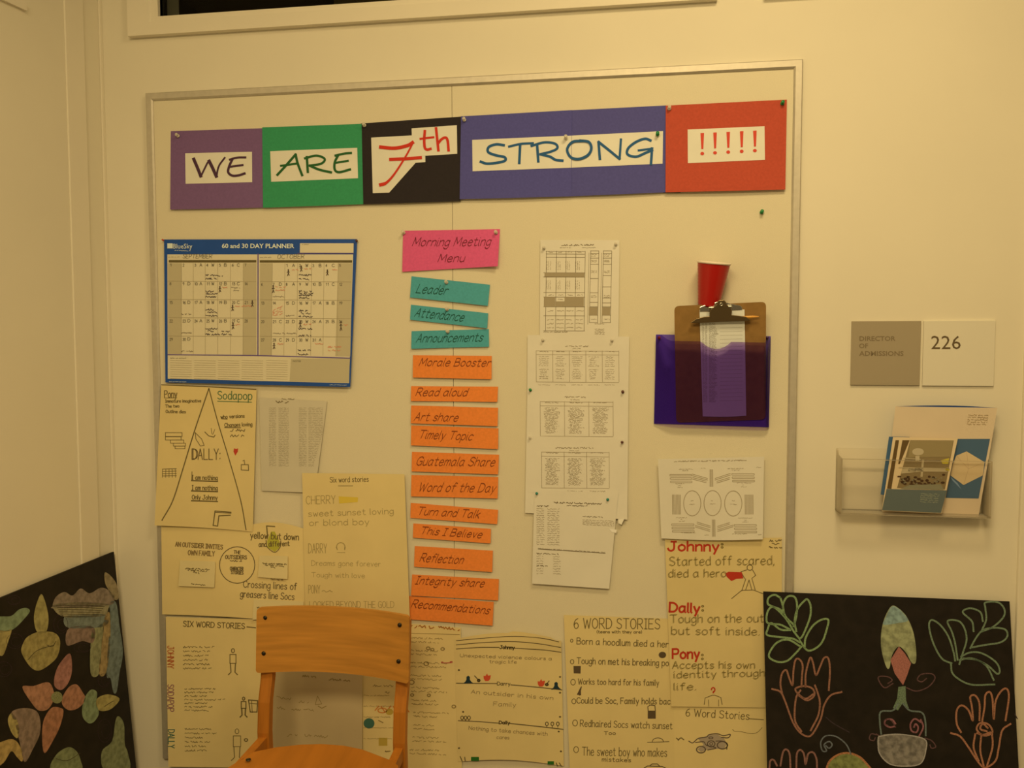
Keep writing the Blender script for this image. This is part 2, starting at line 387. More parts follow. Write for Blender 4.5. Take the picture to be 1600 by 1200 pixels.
struct(box('ceiling_far', (XL-.6, TH+.02, CEIL-.06), (XE, TH+2.4, CEIL-.005), DARK))
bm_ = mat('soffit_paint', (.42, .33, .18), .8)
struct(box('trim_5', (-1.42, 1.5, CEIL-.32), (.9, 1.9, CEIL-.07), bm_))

# ------------------------------------------------------------------ bulletin board
PX0, PX1 = at_y(240, 159, -.01).x, at_y(1240, 106.3, -.01).x; PZ1 = (at_y(240, 159, -.01).z+at_y(1240, 106.3, -.01).z)/2
FW = .0225; PZ0 = .24; SEAM = at_y(707.3, 400, -.01).x
bb = empty('bulletin_board', ((PX0+PX1)/2, 0, PZ0), 'tall cream bulletin board in thin metal frame fixed to the wall', 'bulletin board')
FABRIC = mat('board_fabric', A(203, 172, 112), .9, noise=.03, scale=500, bump=.25)
for x0, x1 in ((PX0-.004, SEAM-.0006), (SEAM+.0006, PX1+.004)):
    box('panel', (x0, -.010, PZ0), (x1, -.001, PZ1+.004), FABRIC, bb, bevel=.0007)
ALU = mat('brushed_metal', (.60, .57, .51), .55, metal=.65, noise=.05, scale=60)
def rail(pts_o, pts_i, name='frame_rail'):
    (ox0, oz0), (ox1, oz1) = pts_o; (ix0, iz0), (ix1, iz1) = pts_i
    pr = [(0, -.0005), (0, -.014), (.12, -.0165), (.80, -.0165), (1, -.0125), (1, -.0095)]
    vs, fs = [], []
    for (ox, oz), (ix, iz) in (((ox0, oz0), (ix0, iz0)), ((ox1, oz1), (ix1, iz1))):
        for t, y in pr: vs.append((ox+(ix-ox)*t, y, oz+(iz-oz)*t))
    n = len(pr)
    for i in range(n-1): fs.append((i, i+1, n+i+1, n+i))
    fs.append(tuple(range(n))); fs.append(tuple(range(2*n-1, n-1, -1)))
    mesh_obj(name, vs, fs, ALU, bb)
ox0, ox1, oz0, oz1 = PX0-FW, PX1+FW, PZ0-FW, PZ1+FW
O = [(ox0, oz1), (ox1, oz1), (ox1, oz0), (ox0, oz0)]; I = [(PX0, PZ1), (PX1, PZ1), (PX1, PZ0), (PX0, PZ0)]
for k in range(4): rail((O[k], O[(k+1) % 4]), (I[k], I[(k+1) % 4]))
B = .0108   # sheets start just off the panel

# ------------------------------------------------------------------ pushpins
def pin_mat(kind):
    if kind == 'clear': return see_through('clear_plastic', (.95, .93, .88), (.92, .90, .84), .45, .12)
    return mat('pin_plastic', {'green': (.01, .25, .07), 'teal': (.0, .20, .17), 'red': (.5, .03, .02), 'dark': (.10, .03, .02), 'purple': (.06, .02, .12)}[kind], .25, spec=.6)
PINM = mat('pin_steel', (.7, .68, .62), .25, metal=1)
def pushpin(px, py, kind, label, h=.0125, droop=.35, k=1.0):
    p = at_y(px, py, -(h+.006))
    prof = [(0.0001, 0), (.0047, 0), (.0052, .0008), (.0049, .0016), (.0028, .0026), (.0023, .005), (.0026, .0082), (.0042, .0094), (.0046, .0104), (.0040, .0114), (.0001, .0118)]
    vs, fs = lathe([(r*k, z*k) for r, z in prof], 14)
    R = Matrix.Rotation(math.pi/2-droop*.6, 4, 'X')
    vs = [R @ (v-Vector((0, 0, .006))) for v in vs]
    o = mesh_obj('pushpin', vs, fs, pin_mat(kind), smooth=True); o.location = p
    nv, nf = lathe([(.0004, -.004), (.0006, 0), (.0006, .003)], 6)
    nd = mesh_obj('needle', [R @ (v-Vector((0, 0, .008))) for v in nv], nf, PINM); nd.parent = o
    return tag(o, label, 'pushpin', 'pushpins on the board')
pushpin(1190.6, 330.5, 'green', 'lone green pushpin stuck in bare board below the red exclamation card')

# ------------------------------------------------------------------ banner
Z1 = (230, 130, 3.2); Z2 = (700, 130, 1600/560)
def q(z, *pts): return [(z[0]+x/z[2], z[1]+y/z[2]) for x, y in pts]
CARD = lambda c: mat('construction_paper', c, .9, noise=.06, scale=160, bump=.12)
WHITE = paper(A(208, 182, 128))
lift = lambda a, b=0.: (lambda u, v: a*v*v+b*math.sin(math.pi*u)*v)
GB = 'banner cards along the top of the board'
def card(z, pts, col, lab, base, f=None):
    S_ = Surf(q(z, *pts), base, f or lift(.006, .002)); o = sheet('banner_card', S_, CARD(col)); tag(o, lab, 'banner card', GB); return S_, o
s1, c1 = card(Z1, [(118, 240), (577, 225), (579, 622), (115, 632)], A(112, 74, 84), 'purple card at the left end of the banner reading WE', B)
s2, c2 = card(Z1, [(575, 221), (1072, 203), (1080, 605), (579, 623)], A(52, 122, 62), 'green card in the banner reading ARE', B+.0012)
s3, c3 = card(Z1, [(1068, 201), (1570, 167), (1566, 590), (1078, 606)], A(40, 30, 22), 'black card in the banner reading 7th', B+.0002)
s4b, c4b = card(Z2, [(545, 121), (976, 99), (974, 487), (545, 505)], A(76, 66, 92), 'right dark blue banner card carrying the letters ONG', B+.0006)
s4, c4 = card(Z2, [(58, 148), (553, 120), (550, 505), (52, 518)], A(76, 66, 94), 'left dark blue banner card carrying the letters STR', B+.0022)
sblk = Surf(q(Z2, (960, 470), (1040, 468), (1038, 488), (960, 489)), B+.0001, lambda u, v: .003)
tag(sheet('paper_scrap', sblk, CARD(A(45, 28, 25)), 4, 2), 'sliver of black paper peeking out below the red banner card', 'paper')
s5, c5 = card(Z2, [(972, 100), (1513, 73), (1506, 475), (971, 487)], A(192, 72, 38, 1.3), 'red card at the right end of the banner with exclamation marks', B+.0036)
def lab_sheet(S_, par, z, pts, dz=.0005, poly=False):
    k = Ink(S_, z, dz); (k.poly(pts) if poly else k.quad(pts, 8, 6)); return k.done('paper_label', WHITE, par, 'cream paper label glued on the card')
lab_sheet(s1, c1, Z1, [(190, 350), (524, 343), (525, 495), (192, 503)])
lab_sheet(s2, c2, Z1, [(615, 340), (1050, 323), (1054, 475), (620, 493)])
lab_sheet(s3, c3, Z1, [(1120, 272), (1325, 261), (1330, 366), (1390, 362), (1391, 394), (1342, 398), (1210, 547), (1128, 550)], poly=True)
lab_sheet(s3, c3, Z1, [(1322, 226), (1548, 210), (1550, 353), (1326, 367)], .0009)
i = Ink(s1, Z1, .0012)
i.line([(232, 378), (252, 425), (268, 466)], 4.6, True, 1.); i.line([(268, 466), (300, 400), (309, 388)], 2.8); i.line([(309, 388), (325, 420), (346, 467)], 4.6, True, 1.); i.line([(346, 467), (358, 415), (388, 372)], 2.8, True)
i.line([(492, 371), (450, 372), (412, 382)], 3.3, True); i.line([(427, 378), (410, 415), (405, 445), (425, 462), (456, 461), (488, 451)], 3.8, True); i.line([(412, 418), (478, 409)], 3.3)
i.done('lettering', (.07, .028, .07), c1)
i = Ink(s2, Z1, .0012)
i.line([(650, 459), (695, 410), (742, 356)], 3.8, True); i.line([(742, 356), (752, 400), (775, 461)], 3.8, True); i.line([(668, 413), (752, 401)], 3.3)
i.line([(798, 368), (803, 445)], 3.8); i.line([(788, 376), (845, 362), (887, 378), (870, 402), (812, 412)], 3.6, True); i.line([(812, 412), (860, 432), (920, 446)], 3.8, True)
i.line([(1020, 349), (985, 352), (940, 362)], 3.6, True); i.line([(955, 360), (938, 395), (938, 432), (960, 445), (1015, 431)], 3.8, True); i.line([(942, 398), (1004, 388)], 3.3)
i.done('lettering', (.015, .12, .03), c2)
i = Ink(s3, Z1, .0016)
i.line([(1165, 319), (1235, 325), (1300, 312), (1328, 296)], 5.4, True); i.line([(1328, 300), (1290, 370), (1235, 455), (1195, 498), (1165, 508)], 5, True, 1.2); i.line([(1215, 381), (1290, 378), (1368, 372)], 5)
i.line([(1388, 238), (1385, 285), (1388, 322), (1400, 332), (1418, 328)], 4.1, True); i.line([(1365, 278), (1432, 270)], 3.3)
i.line([(1444, 224), (1450, 280), (1456, 337)], 4.1, True); i.line([(1455, 300), (1472, 280), (1492, 272), (1502, 288), (1507, 337)], 4.1, True)
i.done('lettering', (.62, .03, .012), c3)
W4 = [(108, 253), (530, 236), (517, 379), (110, 393)]
for S_, P_, pts in ((s4, c4, [(108, 253), (551, 234), (549, 377), (110, 393)]), (s4b, c4b, [(551, 234), (960, 214), (958, 359), (549, 377)])):
    lab_sheet(S_, P_, Z2, pts, .0006)
BLUE = (.008, .10, .30)
i = Ink(s4, Z2, .0014)
i.line([(250, 277), (215, 273), (182, 285), (180, 308), (215, 322), (252, 330), (255, 345), (225, 354), (175, 359), (145, 350)], 4.1, True)
i.line([(272, 283), (325, 271), (380, 268)], 3.6, True); i.line([(322, 276), (318, 357)], 4.1)
i.line([(398, 276), (403, 350)], 4.1); i.line([(372, 280), (430, 264), (478, 270), (488, 290), (460, 305), (412, 317)], 3.8, True); i.line([(412, 317), (455, 328), (480, 342), (512, 346)], 4.1, True)
i.done('lettering', BLUE, c4)
i = Ink(s4b, Z2, .0034); i.line([(600, 257), (556, 262), (532, 295), (548, 330), (585, 338), (625, 320), (640, 290), (628, 262), (590, 256)], 4.1, True)
i.done('lettering', BLUE, c4b)
i = Ink(s4b, Z2, .0014)
i.line([(678, 339), (672, 262)], 4.1); i.line([(672, 262), (720, 300), (766, 338)], 4.1); i.line([(766, 338), (772, 250)], 3.6)
i.line([(905, 256), (880, 248), (840, 262), (805, 290), (802, 318), (840, 328), (880, 312), (912, 298)], 4.1, True); i.line([(850, 300), (912, 292)], 3.3); i.line([(911, 290), (906, 362)], 4.1)
i.done('lettering', BLUE, c4b)
lab_sheet(s5, c5, Z2, [(1070, 207), (1413, 192), (1415, 342), (1071, 357)])
i = Ink(s5, Z2, .0012)
for n, x in enumerate((1135, 1192, 1251, 1311, 1370)):
    y = 223-n*2.7; i.quad([(x-8, y), (x+8, y-1), (x+5, y+70), (x-4, y+71)], 1, 3); i.ell(x, y+91-n*.6, 8.5, 7.5, fill=True)
i.done('lettering', (.66, .06, .035), c5)
pushpin(276.5, 211, 'clear', 'clear pushpin in the top left corner of the purple WE card', .0135)
pushpin(568.5, 194.5, 'clear', 'clear pushpin where the green card meets the black 7th card', .0135)
pushpin(725, 186, 'clear', 'clear pushpin in the top left corner of the dark blue cards', .0155)
pushpin(884, 213.5, 'clear', 'clear pushpin on the white STRONG label between R and O', .019)
pushpin(1027.5, 208.5, 'green', 'green pushpin on the white STRONG label above the G', .017)
pushpin(1046, 168, 'clear', 'clear pushpin in the top left corner of the red card', .016)
pushpin(1223, 160, 'green', 'green pushpin in the top right corner of the red card', .016)

# ------------------------------------------------------------------ morning meeting strips
Z6 = (600, 340, 1200/220); Z7 = (600, 540, 1200/220); Z8 = (600, 760, 1200/220)
sp = Surf(q(Z6, (163, 112), (988, 98), (970, 414), (155, 462)), B+.001, lambda u, v: .003*v+.022*(max(0, u-.45)**2)*v*2.2)
po = tag(sheet('paper_sign', sp, CARD(A(210, 78, 92, 1.1))), 'pink sign reading Morning Meeting Menu', 'paper sign')
i = Ink(sp, Z6, .0006); PK = (.22, .015, .05)
i.text('Morning', (240, 242), (548, 242), 72, 1.5, .35, 1.); i.text('Meeting', (592, 242), (900, 238), 74, 1.5, .35, 1.); i.text('Menu', (458, 378), (678, 376), 66, 1.5, .35, 1.)
i.done('lettering', PK, po)
pushpin(630, 362.5, 'clear', 'clear pushpin in the top left corner of the pink sign', .0145)
pushpin(774.5, 362.5, 'clear', 'clear pushpin in the top right corner of the pink sign', .0145)
GS = 'paper strips of the morning meeting menu'
TEAL, ORG = A(72, 132, 108), A(218, 112, 36, 1.05)
strips = [
 ('Leader', Z6, [(235, 500), (903, 572), (885, 752), (222, 680)], (272, 640), (530, 656), 74, 'teal'),
 ('Attendance', Z6, [(230, 742), (888, 815), (880, 943), (222, 870)], (258, 842), (668, 884), 74, 'teal'),
 ('Announcements', Z6, [(235, 968), (893, 950), (895, 1100), (232, 1118)], (272, 1064), (832, 1054), 72, 'teal'),
 ('Morale Booster', Z7, [(247, 82), (918, 88), (916, 286), (245, 272)], (297, 172), (898, 178), 66, 'orange'),
 ('Read aloud', Z7, [(232, 345), (972, 350), (966, 480), (228, 472)], (270, 428), (700, 430), 66, 'orange'),
 ('Art share', Z7, [(232, 510), (972, 530), (968, 686), (228, 662)], (255, 638), (622, 646), 68, 'orange'),
 ('Timely Topic', Z7, [(232, 680), (975, 705), (972, 882), (230, 850)], (292, 790), (745, 806), 70, 'orange'),
 ('Guatemala Share', Z7, [(238, 905), (980, 930), (972, 1098), (235, 1072)], (270, 1020), (935, 1028), 74, 'orange'),
 ('Word of the Day', Z8, [(234, -98), (974, -80), (968, 103), (230, 85)], (290, 42), (940, 50), 74, 'orange'),
 ('Turn and Talk', Z8, [(228, 140), (972, 200), (965, 322), (225, 268)], (280, 240), (805, 270), 66, 'orange'),
 ('This I Believe', Z8, [(250, 315), (912, 362), (908, 486), (246, 437)], (305, 405), (825, 440), 62, 'orange'),
 ('Reflection', Z8, [(262, 508), (928, 548), (922, 730), (256, 684)], (303, 640), (665, 660), 70, 'orange'),
 ('Integrity share', Z8, [(240, 750), (980, 790), (972, 972), (230, 930)], (265, 832), (845, 858), 66, 'orange'),
 ('Recommendations', Z8, [(197, 933), (935, 985), (925, 1187), (215, 1132)], (230, 1030), (888, 1088), 66, 'orange')]
for n, (t, z, pts, a_, b_, h, kd) in enumerate(strips):
    cu = random.uniform(-.001, .002)
    S_ = Surf(q(z, *pts), B+.0008+.0003*(n % 2)+(.001 if t == 'Recommendations' else 0), (lambda u, v, cu=cu: .0035*v+.002*abs(u-.5)*2*v+cu*math.sin(3*u)))
    o = tag(sheet('paper_strip', S_, CARD(TEAL if kd == 'teal' else ORG), 14, 5), kd+' paper strip handwritten '+t, 'paper strip', GS)
    i = Ink(S_, z, .0006)
    words = t.split(' '); i.text(t, a_, b_, h, 1.45, .38, 1.)
    i.done('lettering', (.004, .09, .08) if kd == 'teal' else (.24, .055, .01), o)
for x, y, l in ((697, 440.5, 'Leader'), (698, 482.5, 'Attendance'), (699, 517.5, 'Announcements')):
    pushpin(x, y, 'clear', 'clear pushpin at the top of the teal %s strip' % l, .0135)
# ------------------------------------------------------------------ planner poster
Z3 = (240, 360, 4.8)
def fp(u, v): return .0025+.004*math.sin(3.1*u)*v+.007*u*u*v+.003*(1-u)**2*v*v
pl = Surf(q(Z3, (78, 68), (1527, 65), (1475, 1175), (88, 1140)), B+.0022, fp)
pn = tag(sheet('wall_planner', pl, mat('coated_paper', A(26, 62, 98), .45, noise=.03, scale=30), 30, 24), 'large blue bordered two month wall planner with handwritten dates', 'planner')
PW, PG = inkm(A(202, 172, 112)), inkm(A(176, 148, 92))
k = Ink(pl, Z3, .0005); k.quad([(103, 180), (1497, 180), (1466, 1146), (106, 1112)], 24, 18); k.quad([(1098, 96), (1500, 96), (1499, 168), (1097, 167)], 8, 3); k.done('printed_grid', PW, pn)
k = Ink(pl, Z3, .0009)                                    # grey weekend columns and notes box
k.quad([(108, 246), (208, 246), (208, 930), (108, 928)], 3, 12); k.quad([(672, 246), (770, 246), (770, 932), (668, 932)], 3, 12)
k.quad([(798, 246), (890, 246), (885, 938), (796, 938)], 3, 12); k.quad([(1384, 246), (1490, 246), (1475, 945), (1362, 942)], 3, 12)
k.quad([(1030, 962), (1473, 962), (1464, 1142), (1020, 1132)], 8, 4); k.done('shaded_column', PG, pn)
k = Ink(pl, Z3, .0013); k.quad([(114, 222), (770, 222), (770, 240), (114, 240)], 10, 1); k.quad([(796, 223), (1489, 223), (1489, 241), (796, 241)], 10, 1); k.done('weekday_bar', inkm(A(92, 72, 30)), pn)
k = Ink(pl, Z3, .0013)
k.line([(783, 176), (782, 940)], 1.6); k.line([(104, 932), (780, 938), (1476, 958)], 1.5); k.line([(1080, 172), (1499, 172)], 1.2); k.done('rule_line', inkm(A(92, 66, 92)), pn)
k = Ink(pl, Z3, .0012)
for y in (380, 518, 655, 792): k.line([(108, y), (770, y+3)], .55); k.line([(797, y+2), (1482, y+7)], .55)
for x in (208, 297, 387, 480, 577, 672): k.line([(x, 246), (x, 928)], .4)
for x in (890, 985, 1080, 1185, 1278, 1384): k.line([(x, 246), (x-8, 938)], .4)
for c, x0 in enumerate((125, 305, 483, 660, 845)):
    for r in range(9): k.line([(x0, 975+r*17), (x0+160, 979+r*17)], .35)
k.done('grid_line', inkm(A(150, 122, 72)), pn)
k = Ink(pl, Z3, .0012); k.poly([(103, 97), (142, 97), (142, 135), (103, 135)]); k.print('BlueSky', (146, 136), (290, 136), 36); k.scrawl((158, 152), (278, 156), 5, .5)
k.bold = .022; k.print('60 and 30 DAY PLANNER', (512, 132), (1055, 133), 34)
k.scrawl((115, 1136), (250, 1139), 4, .5); k.scrawl((1320, 1160), (1450, 1163), 4, .5)
k.done('lettering', inkm(A(205, 190, 150)), pn)
k = Ink(pl, Z3, .0014)
k.text('SEPTEMBER', (218, 208), (436, 208), 30, .55, .15); k.text('OCTOBER', (928, 213), (1128, 210), 33, .55, .15)
k.scrawl((112, 204), (195, 204), 7, .35); k.scrawl((798, 206), (882, 206), 7, .35); k.scrawl((1112, 108), (1170, 108), 6, .35); k.scrawl((125, 962), (250, 962), 7, .5); k.print('NOTES', (1045, 986), (1105, 986), 12)
colx = (112, 210, 299, 389, 483, 580, 675); rowy = (270, 410, 550, 688, 825); d = [['1', '2', '3', '4', '5', '6', '7'], ['8', '9', '10', '11', '12', '13', '14'], ['15', '16', '17', '18', '19', '20', '21'], ['22', '23', '24', '25', '26', '27', '28'], ['29', '30']]
let = [' ', '', 'A', 'W', 'B', 'C', ' ']
for r in range(5):
    for c, t in enumerate(d[r]):
        k.text(t, (colx[c]+8, rowy[r]+r*.5), (colx[c]+8+11*len(t), rowy[r]+r*.5), 20, .55)
        l = 'D' if (c == 1 and r > 0) else ('' if c == 1 else let[c])
        if l.strip(): k.text(l, (colx[c]+46, rowy[r]), (colx[c]+64, rowy[r]), 22, .6)
colx = (805, 892, 990, 1090, 1190, 1288, 1390)
d = [['', '', '1', '2', '3', '4', '5'], ['6', '7', '8', '9', '10', '11', '12'], ['13', '14', '15', '16', '17', '18', '19'], ['20', '21', '22', '23', '24', '25', '26'], ['27', '28', '29', '30', '31']]
lt = [['', '', 'A', 'W', 'B', 'C', ''], ['', 'D', 'A', 'W', 'B', 'C', ''], ['', '', 'D', 'W', 'A', 'B', ''], ['', 'C', 'D', 'W', 'A', 'B', ''], ['', 'C', 'D', 'W', 'A']]
for r in range(5):
    for c, t in enumerate(d[r]):
        if t: k.text(t, (colx[c]+2, rowy[r]+3+r), (colx[c]+2+11*len(t), rowy[r]+3+r), 20, .55)
        if lt[r][c]: k.text(lt[r][c], (colx[c]+50, rowy[r]+3+r), (colx[c]+68, rowy[r]+3+r), 22, .6)
k.done('handwriting', inkm(A(92, 76, 46)), pn)
k = Ink(pl, Z3, .0015)
for x0, y, x1 in ((390, 343, 520), (390, 367, 485), (390, 463, 455), (395, 480, 495), (390, 503, 470), (390, 600, 460), (405, 620, 480), (390, 645, 482), (390, 742, 480), (405, 760, 450), (388, 785, 498), (510, 762, 570), (510, 785, 588),
                  (1090, 340, 1185), (1090, 370, 1180), (1090, 462, 1190), (1090, 478, 1198), (1090, 492, 1200), (1090, 512, 1170), (1090, 608, 1155), (1105, 628, 1175), (1088, 652, 1200), (1086, 742, 1190), (1086, 795, 1185), (1082, 905, 1178), (1082, 935, 1172)):
    k.scrawl((x0, y), (x1, y+2), 13, .9)
k.done('handwriting', (.05, .035, .06), pn)
k = Ink(pl, Z3, .0015)
for x0, y, x1 in ((208, 632, 285), (208, 774, 290), (208, 912, 295), (895, 500, 978), (992, 645, 1072), (895, 778, 1070), (582, 435, 652), (600, 455, 650)): k.scrawl((x0, y), (x1, y+1), 11, .5)
for x, y, h in ((497, 440, 45), (592, 580, 45), (740, 548, 50), (595, 715, 50), (1010, 315, 50), (1107, 285, 45), (1303, 315, 45), (897, 438, 60), (1100, 700, 55), (1405, 715, 75), (903, 865, 45)):
    k.ell(x, y-h*.35, 5, 7, fill=True); k.line([(x, y-h*.2), (x, y+h*.15), (x-6, y+h*.5)], 1.1); k.line([(x, y+h*.1), (x+7, y+h*.45)], 1.0); k.line([(x-9, y), (x, y-h*.15), (x+9, y-2)], .9)
k.done('drawing', inkm(A(70, 46, 26)), pn)
k = Ink(pl, Z3, .0015)
for x0, y, x1 in ((1040, 300, 1085), (1130, 293, 1180), (1340, 300, 1378), (915, 430, 990), (915, 455, 985), (610, 573, 735), (612, 712, 662), (1125, 710, 1180), (1425, 716, 1470), (930, 857, 972), (1210, 855, 1290), (1305, 880, 1410), (1310, 906, 1400), (515, 435, 552)): k.scrawl((x0, y), (x1, y), 12, .7)
for t in range(4): k.scrawl((895, 610+t*11), (970, 570+t*20), 10, .6)
k.done('handwriting', inkm(A(205, 112, 66)), pn)
pushpin(253.5, 374.5, 'red', 'red pushpin at the top left corner of the blue planner', .016, k=.55)
pushpin(556.5, 375.5, 'dark', 'dark pushpin at the top right corner of the blue planner', .017, k=.6)

# ------------------------------------------------------------------ chart paper
CH = lambda k=1: paper(A(206, 166, 88, k)); INKD = inkm(A(106, 82, 36)); INKK = inkm((.06, .045, .02)); INKF = inkm(A(140, 108, 50))
GC = 'handwritten chart paper posters'
def poster(pts, base, f, lab, m=None, nx=20, ny=24, **kw):
    S_ = Surf(pts, base, f, **kw); o = sheet('chart_paper', S_, m or CH(), nx, ny); tag(o, lab, 'poster', GC); return S_, o
Z5 = (240, 590, 5.0)
# lower layers first
Z17 = (240, 950, 4.8); Z19 = (370, 930, 1333/300); Z20 = (630, 960, 5.0); Z21 = (870, 950, 4.8); Z16 = (240, 810, 1516/240); Z18 = (380, 600, 933/280); Z12 = (1020, 830, 910/220)
S_, o = poster([(259, 964), (424, 968), (428, 1200), (263, 1198)], B+.0050, lambda u, v: .003+.003*v, 'chart paper at bottom left with coloured names written sideways', CH(.93))
k = Ink(S_, Z17); k.text('SIX WORD STORIES', (222, 138), (682, 156), 40, 1.3, 0); k.line([(700, 142), (765, 148)], 1.6)
k.done('lettering', INKD, o)
k = Ink(S_, Z17)
k.rows(222, 470, 300, 460, 6, 14, .8, .4); k.rows(232, 560, 612, 775, 7, 13, .8, .5); k.rows(235, 480, 915, 1075, 6, 13, .8, .5); k.done('handwriting', INKD, o)
def man(k, x, y, h, w=1.1):
    k.ell(x, y, h*.06, h*.08, w); k.line([(x-h*.12, y+h*.15), (x+h*.12, y+h*.15), (x+h*.12, y+h*.5), (x-h*.12, y+h*.5), (x-h*.12, y+h*.15)], w)
    k.line([(x-h*.1, y+h*.5), (x-h*.08, y+h*.85), (x-h*.18, y+h*.95)], w*1.3); k.line([(x+h*.1, y+h*.5), (x+h*.08, y+h*.85), (x+h*.18, y+h*.95)], w*1.3)
k = Ink(S_, Z17); man(k, 595, 320, 190, 1.3); man(k, 675, 680, 145, 1.6); man(k, 625, 925, 230, 1.)
k.line([(712, 690), (780, 695), (775, 780), (725, 780), (712, 690)], 1.6); k.lines([[(720, 715), (778, 720)], [(735, 695), (740, 785)]], 1.); k.ell(693, 990, 12, 10, 1.6); k.done('drawing', INKD, o)
def vtext(S_, z, t, x, y0, y1, h, w, col, o):
    k = Ink(S_, z); k.text(t, (x, y0), (x, y1), h, w); k.done('lettering', col, o)
vtext(S_, Z17, 'JOHNNY', 105, 285, 452, 46, 1.3, inkm(A(176, 88, 36)), o); vtext(S_, Z17, 'SODAPOP', 105, 575, 775, 46, 1.3, inkm(A(140, 84, 66)), o); vtext(S_, Z17, 'DALLY', 110, 912, 1050, 46, 1.4, inkm(A(72, 96, 62)), o)
S_, o = poster([(422, 966), (566, 970), (566, 1215), (422, 1215)], B+.0085, lambda u, v: .003+.004*(1-u)**2, 'pale chart paper seen through the wooden chair back', paper(A(186, 150, 88)), top=None)
k = Ink(S_, Z19); k.scrawl((455, 570), (550, 575), 16, 1.3); k.scrawl((640, 590), (795, 600), 16, 1.3)
for x0, y, x1 in ((275, 720, 375), (430, 745, 505), (280, 790, 345), (380, 800, 540), (350, 980, 420), (470, 985, 635)): k.scrawl((x0, y), (x1, y+8), 20, .8)
k.line([(560, 700), (545, 760), (590, 755), (560, 700)], .8); k.line([(565, 770), (590, 785), (620, 770)], 1.4); k.done('handwriting', INKF, o)
S_, o = poster([(562, 968), (720, 981), (722, 1215), (564, 1215)], B+.0012, lambda u, v: .003, 'chart paper right of the chair with orange title and small coloured doodles', CH(.95))
k = Ink(S_, Z20); k.scrawl((45, 102), (110, 108), 20, 1.4); k.scrawl((120, 105), (250, 118), 24, 1.6); k.scrawl((275, 112), (440, 132), 24, 1.6); k.done('lettering', inkm(A(160, 92, 30)), o)
k = Ink(S_, Z20); k.line([(0, 145), (440, 158)], .8)
for t in range(10): k.rows(40+random.random()*40, 330+random.random()*60, 190+t*97, 220+t*97, 2, 14, .7, .4, dy=8)
for x, y, r in ((195, 265, 14), (228, 275, 12), (308, 270, 13), (180, 385, 18), (65, 530, 20), (200, 632, 12), (395, 720, 14), (70, 630, 12)): k.ell(x, y, r, r*.8, 1.6)
k.done('handwriting', INKF, o)
k = Ink(S_, Z19); k.ell(918, 890, 38, 36, fill=True); k.done('drawing', inkm(A(62, 92, 60)), o, 'green and blue globe doodle')
k = Ink(S_, Z19)
for t in range(6): k.line([(960+t*42, 800-(t % 2)*28), (985+t*42, 770+(t % 2)*40)], 1.8)
k.ell(1010, 800, 30, 16, 1.8); k.done('drawing', inkm(A(196, 112, 40)), o)
k = Ink(S_, Z19); k.rect(985, 990, 1045, 1045, 2, 2); k.ell(1060, 810, 26, 22, fill=True); k.done('drawing', inkm(A(176, 136, 44)), o)
k = Ink(S_, Z20); k.ell(305, 375, 10, 7, fill=True); k.ell(375, 372, 12, 8, fill=True); k.line([(315, 380), (370, 378)], 1.4); k.done('drawing', inkm(A(170, 80, 50)), o)
k = Ink(S_, Z19); k.scrawl((945, 635), (1090, 640), 16, .8); k.scrawl((1030, 685), (1080, 685), 18, 1.); k.line([(985, 870), (1015, 885)], 1.6); k.scrawl((1030, 1088), (1065, 1090), 8, 1.6); k.rows(880, 1090, 700, 1000, 5, 8, .5, .3); k.done('handwriting', INKF, o)
# drawings poster with three named bands
S_, o = poster([(709.5, 999), (877, 1001), (881, 1197), (715.5, 1190)], B+.003, lambda u, v: .002+.004*math.sin(math.pi*u)+.012*max(0, .12-v)*4*u, 'chart paper poster with green campfires and red maple leaves drawn on ruled lines',
               CH(1.0), top=lambda u: -11*math.sin(math.pi*min(1, u*1.05))+(-3 if .5 < u < .95 else 0), bot=lambda u: -6*math.sin(math.pi*u))
k = Ink(S_, Z20)
k.line([(415, 205), (600, 188), (840, 172), (1000, 178), (1120, 192), (1215, 215)], 1., True); k.line([(415, 238), (600, 222), (840, 212), (1050, 228), (1230, 258)], 1.1, True)
k.line([(415, 270), (600, 258), (750, 258)], 1.2, True); k.line([(870, 264), (1100, 278), (1232, 296)], 1.2, True); k.line([(415, 538), (735, 540)], 1.2); k.line([(840, 550), (1060, 570), (1240, 590)], 1.3, True)
k.line([(430, 830), (600, 838), (745, 850)], 1.2); k.line([(835, 852), (1050, 875), (1250, 898)], 1.4, True); k.done('ruled_line', inkm(A(84, 64, 30)), o)
k = Ink(S_, Z20); k.text('Johnny', (755, 268), (868, 272), 24, 1.4); k.text('Darry', (735, 553), (835, 556), 26, .9); k.text('Dally', (750, 855), (832, 858), 22, 1.4)
for x in (460, 487, 514): k.ell(x, 808, 11, 14, 1.1); k.line([(x, 820), (x, 832)], 1.)
for x in (1122, 1165, 1208): k.ell(x, 855, 11, 14, 1.1); k.line([(x, 868), (x, 882)], 1.)
k.lines([[(445, 1110), (460, 1145)], [(480, 1115), (485, 1145)], [(1195, 1160), (1205, 1185)], [(1220, 1160), (1235, 1185)]], 1.2)
for x, y in ((468, 762), (1225, 800), (1225, 612), (1225, 488), (435, 435), (1215, 915), (1232, 1070), (436, 1045)): k.ell(x, y, 5, 4, 1.1)
k.line([(558, 480), (590, 515)], 1.2); k.ell(590, 516, 9, 8, 2.); k.line([(1140, 520), (1120, 545)], 1.2); k.ell(1122, 548, 10, 7, 2.); k.done('lettering', INKK, o)
k = Ink(S_, Z20); k.text('Unexpected violence colours a', (445, 332), (1160, 358), 24, .75); k.text('tragic life', (675, 380), (885, 384), 24, .7)
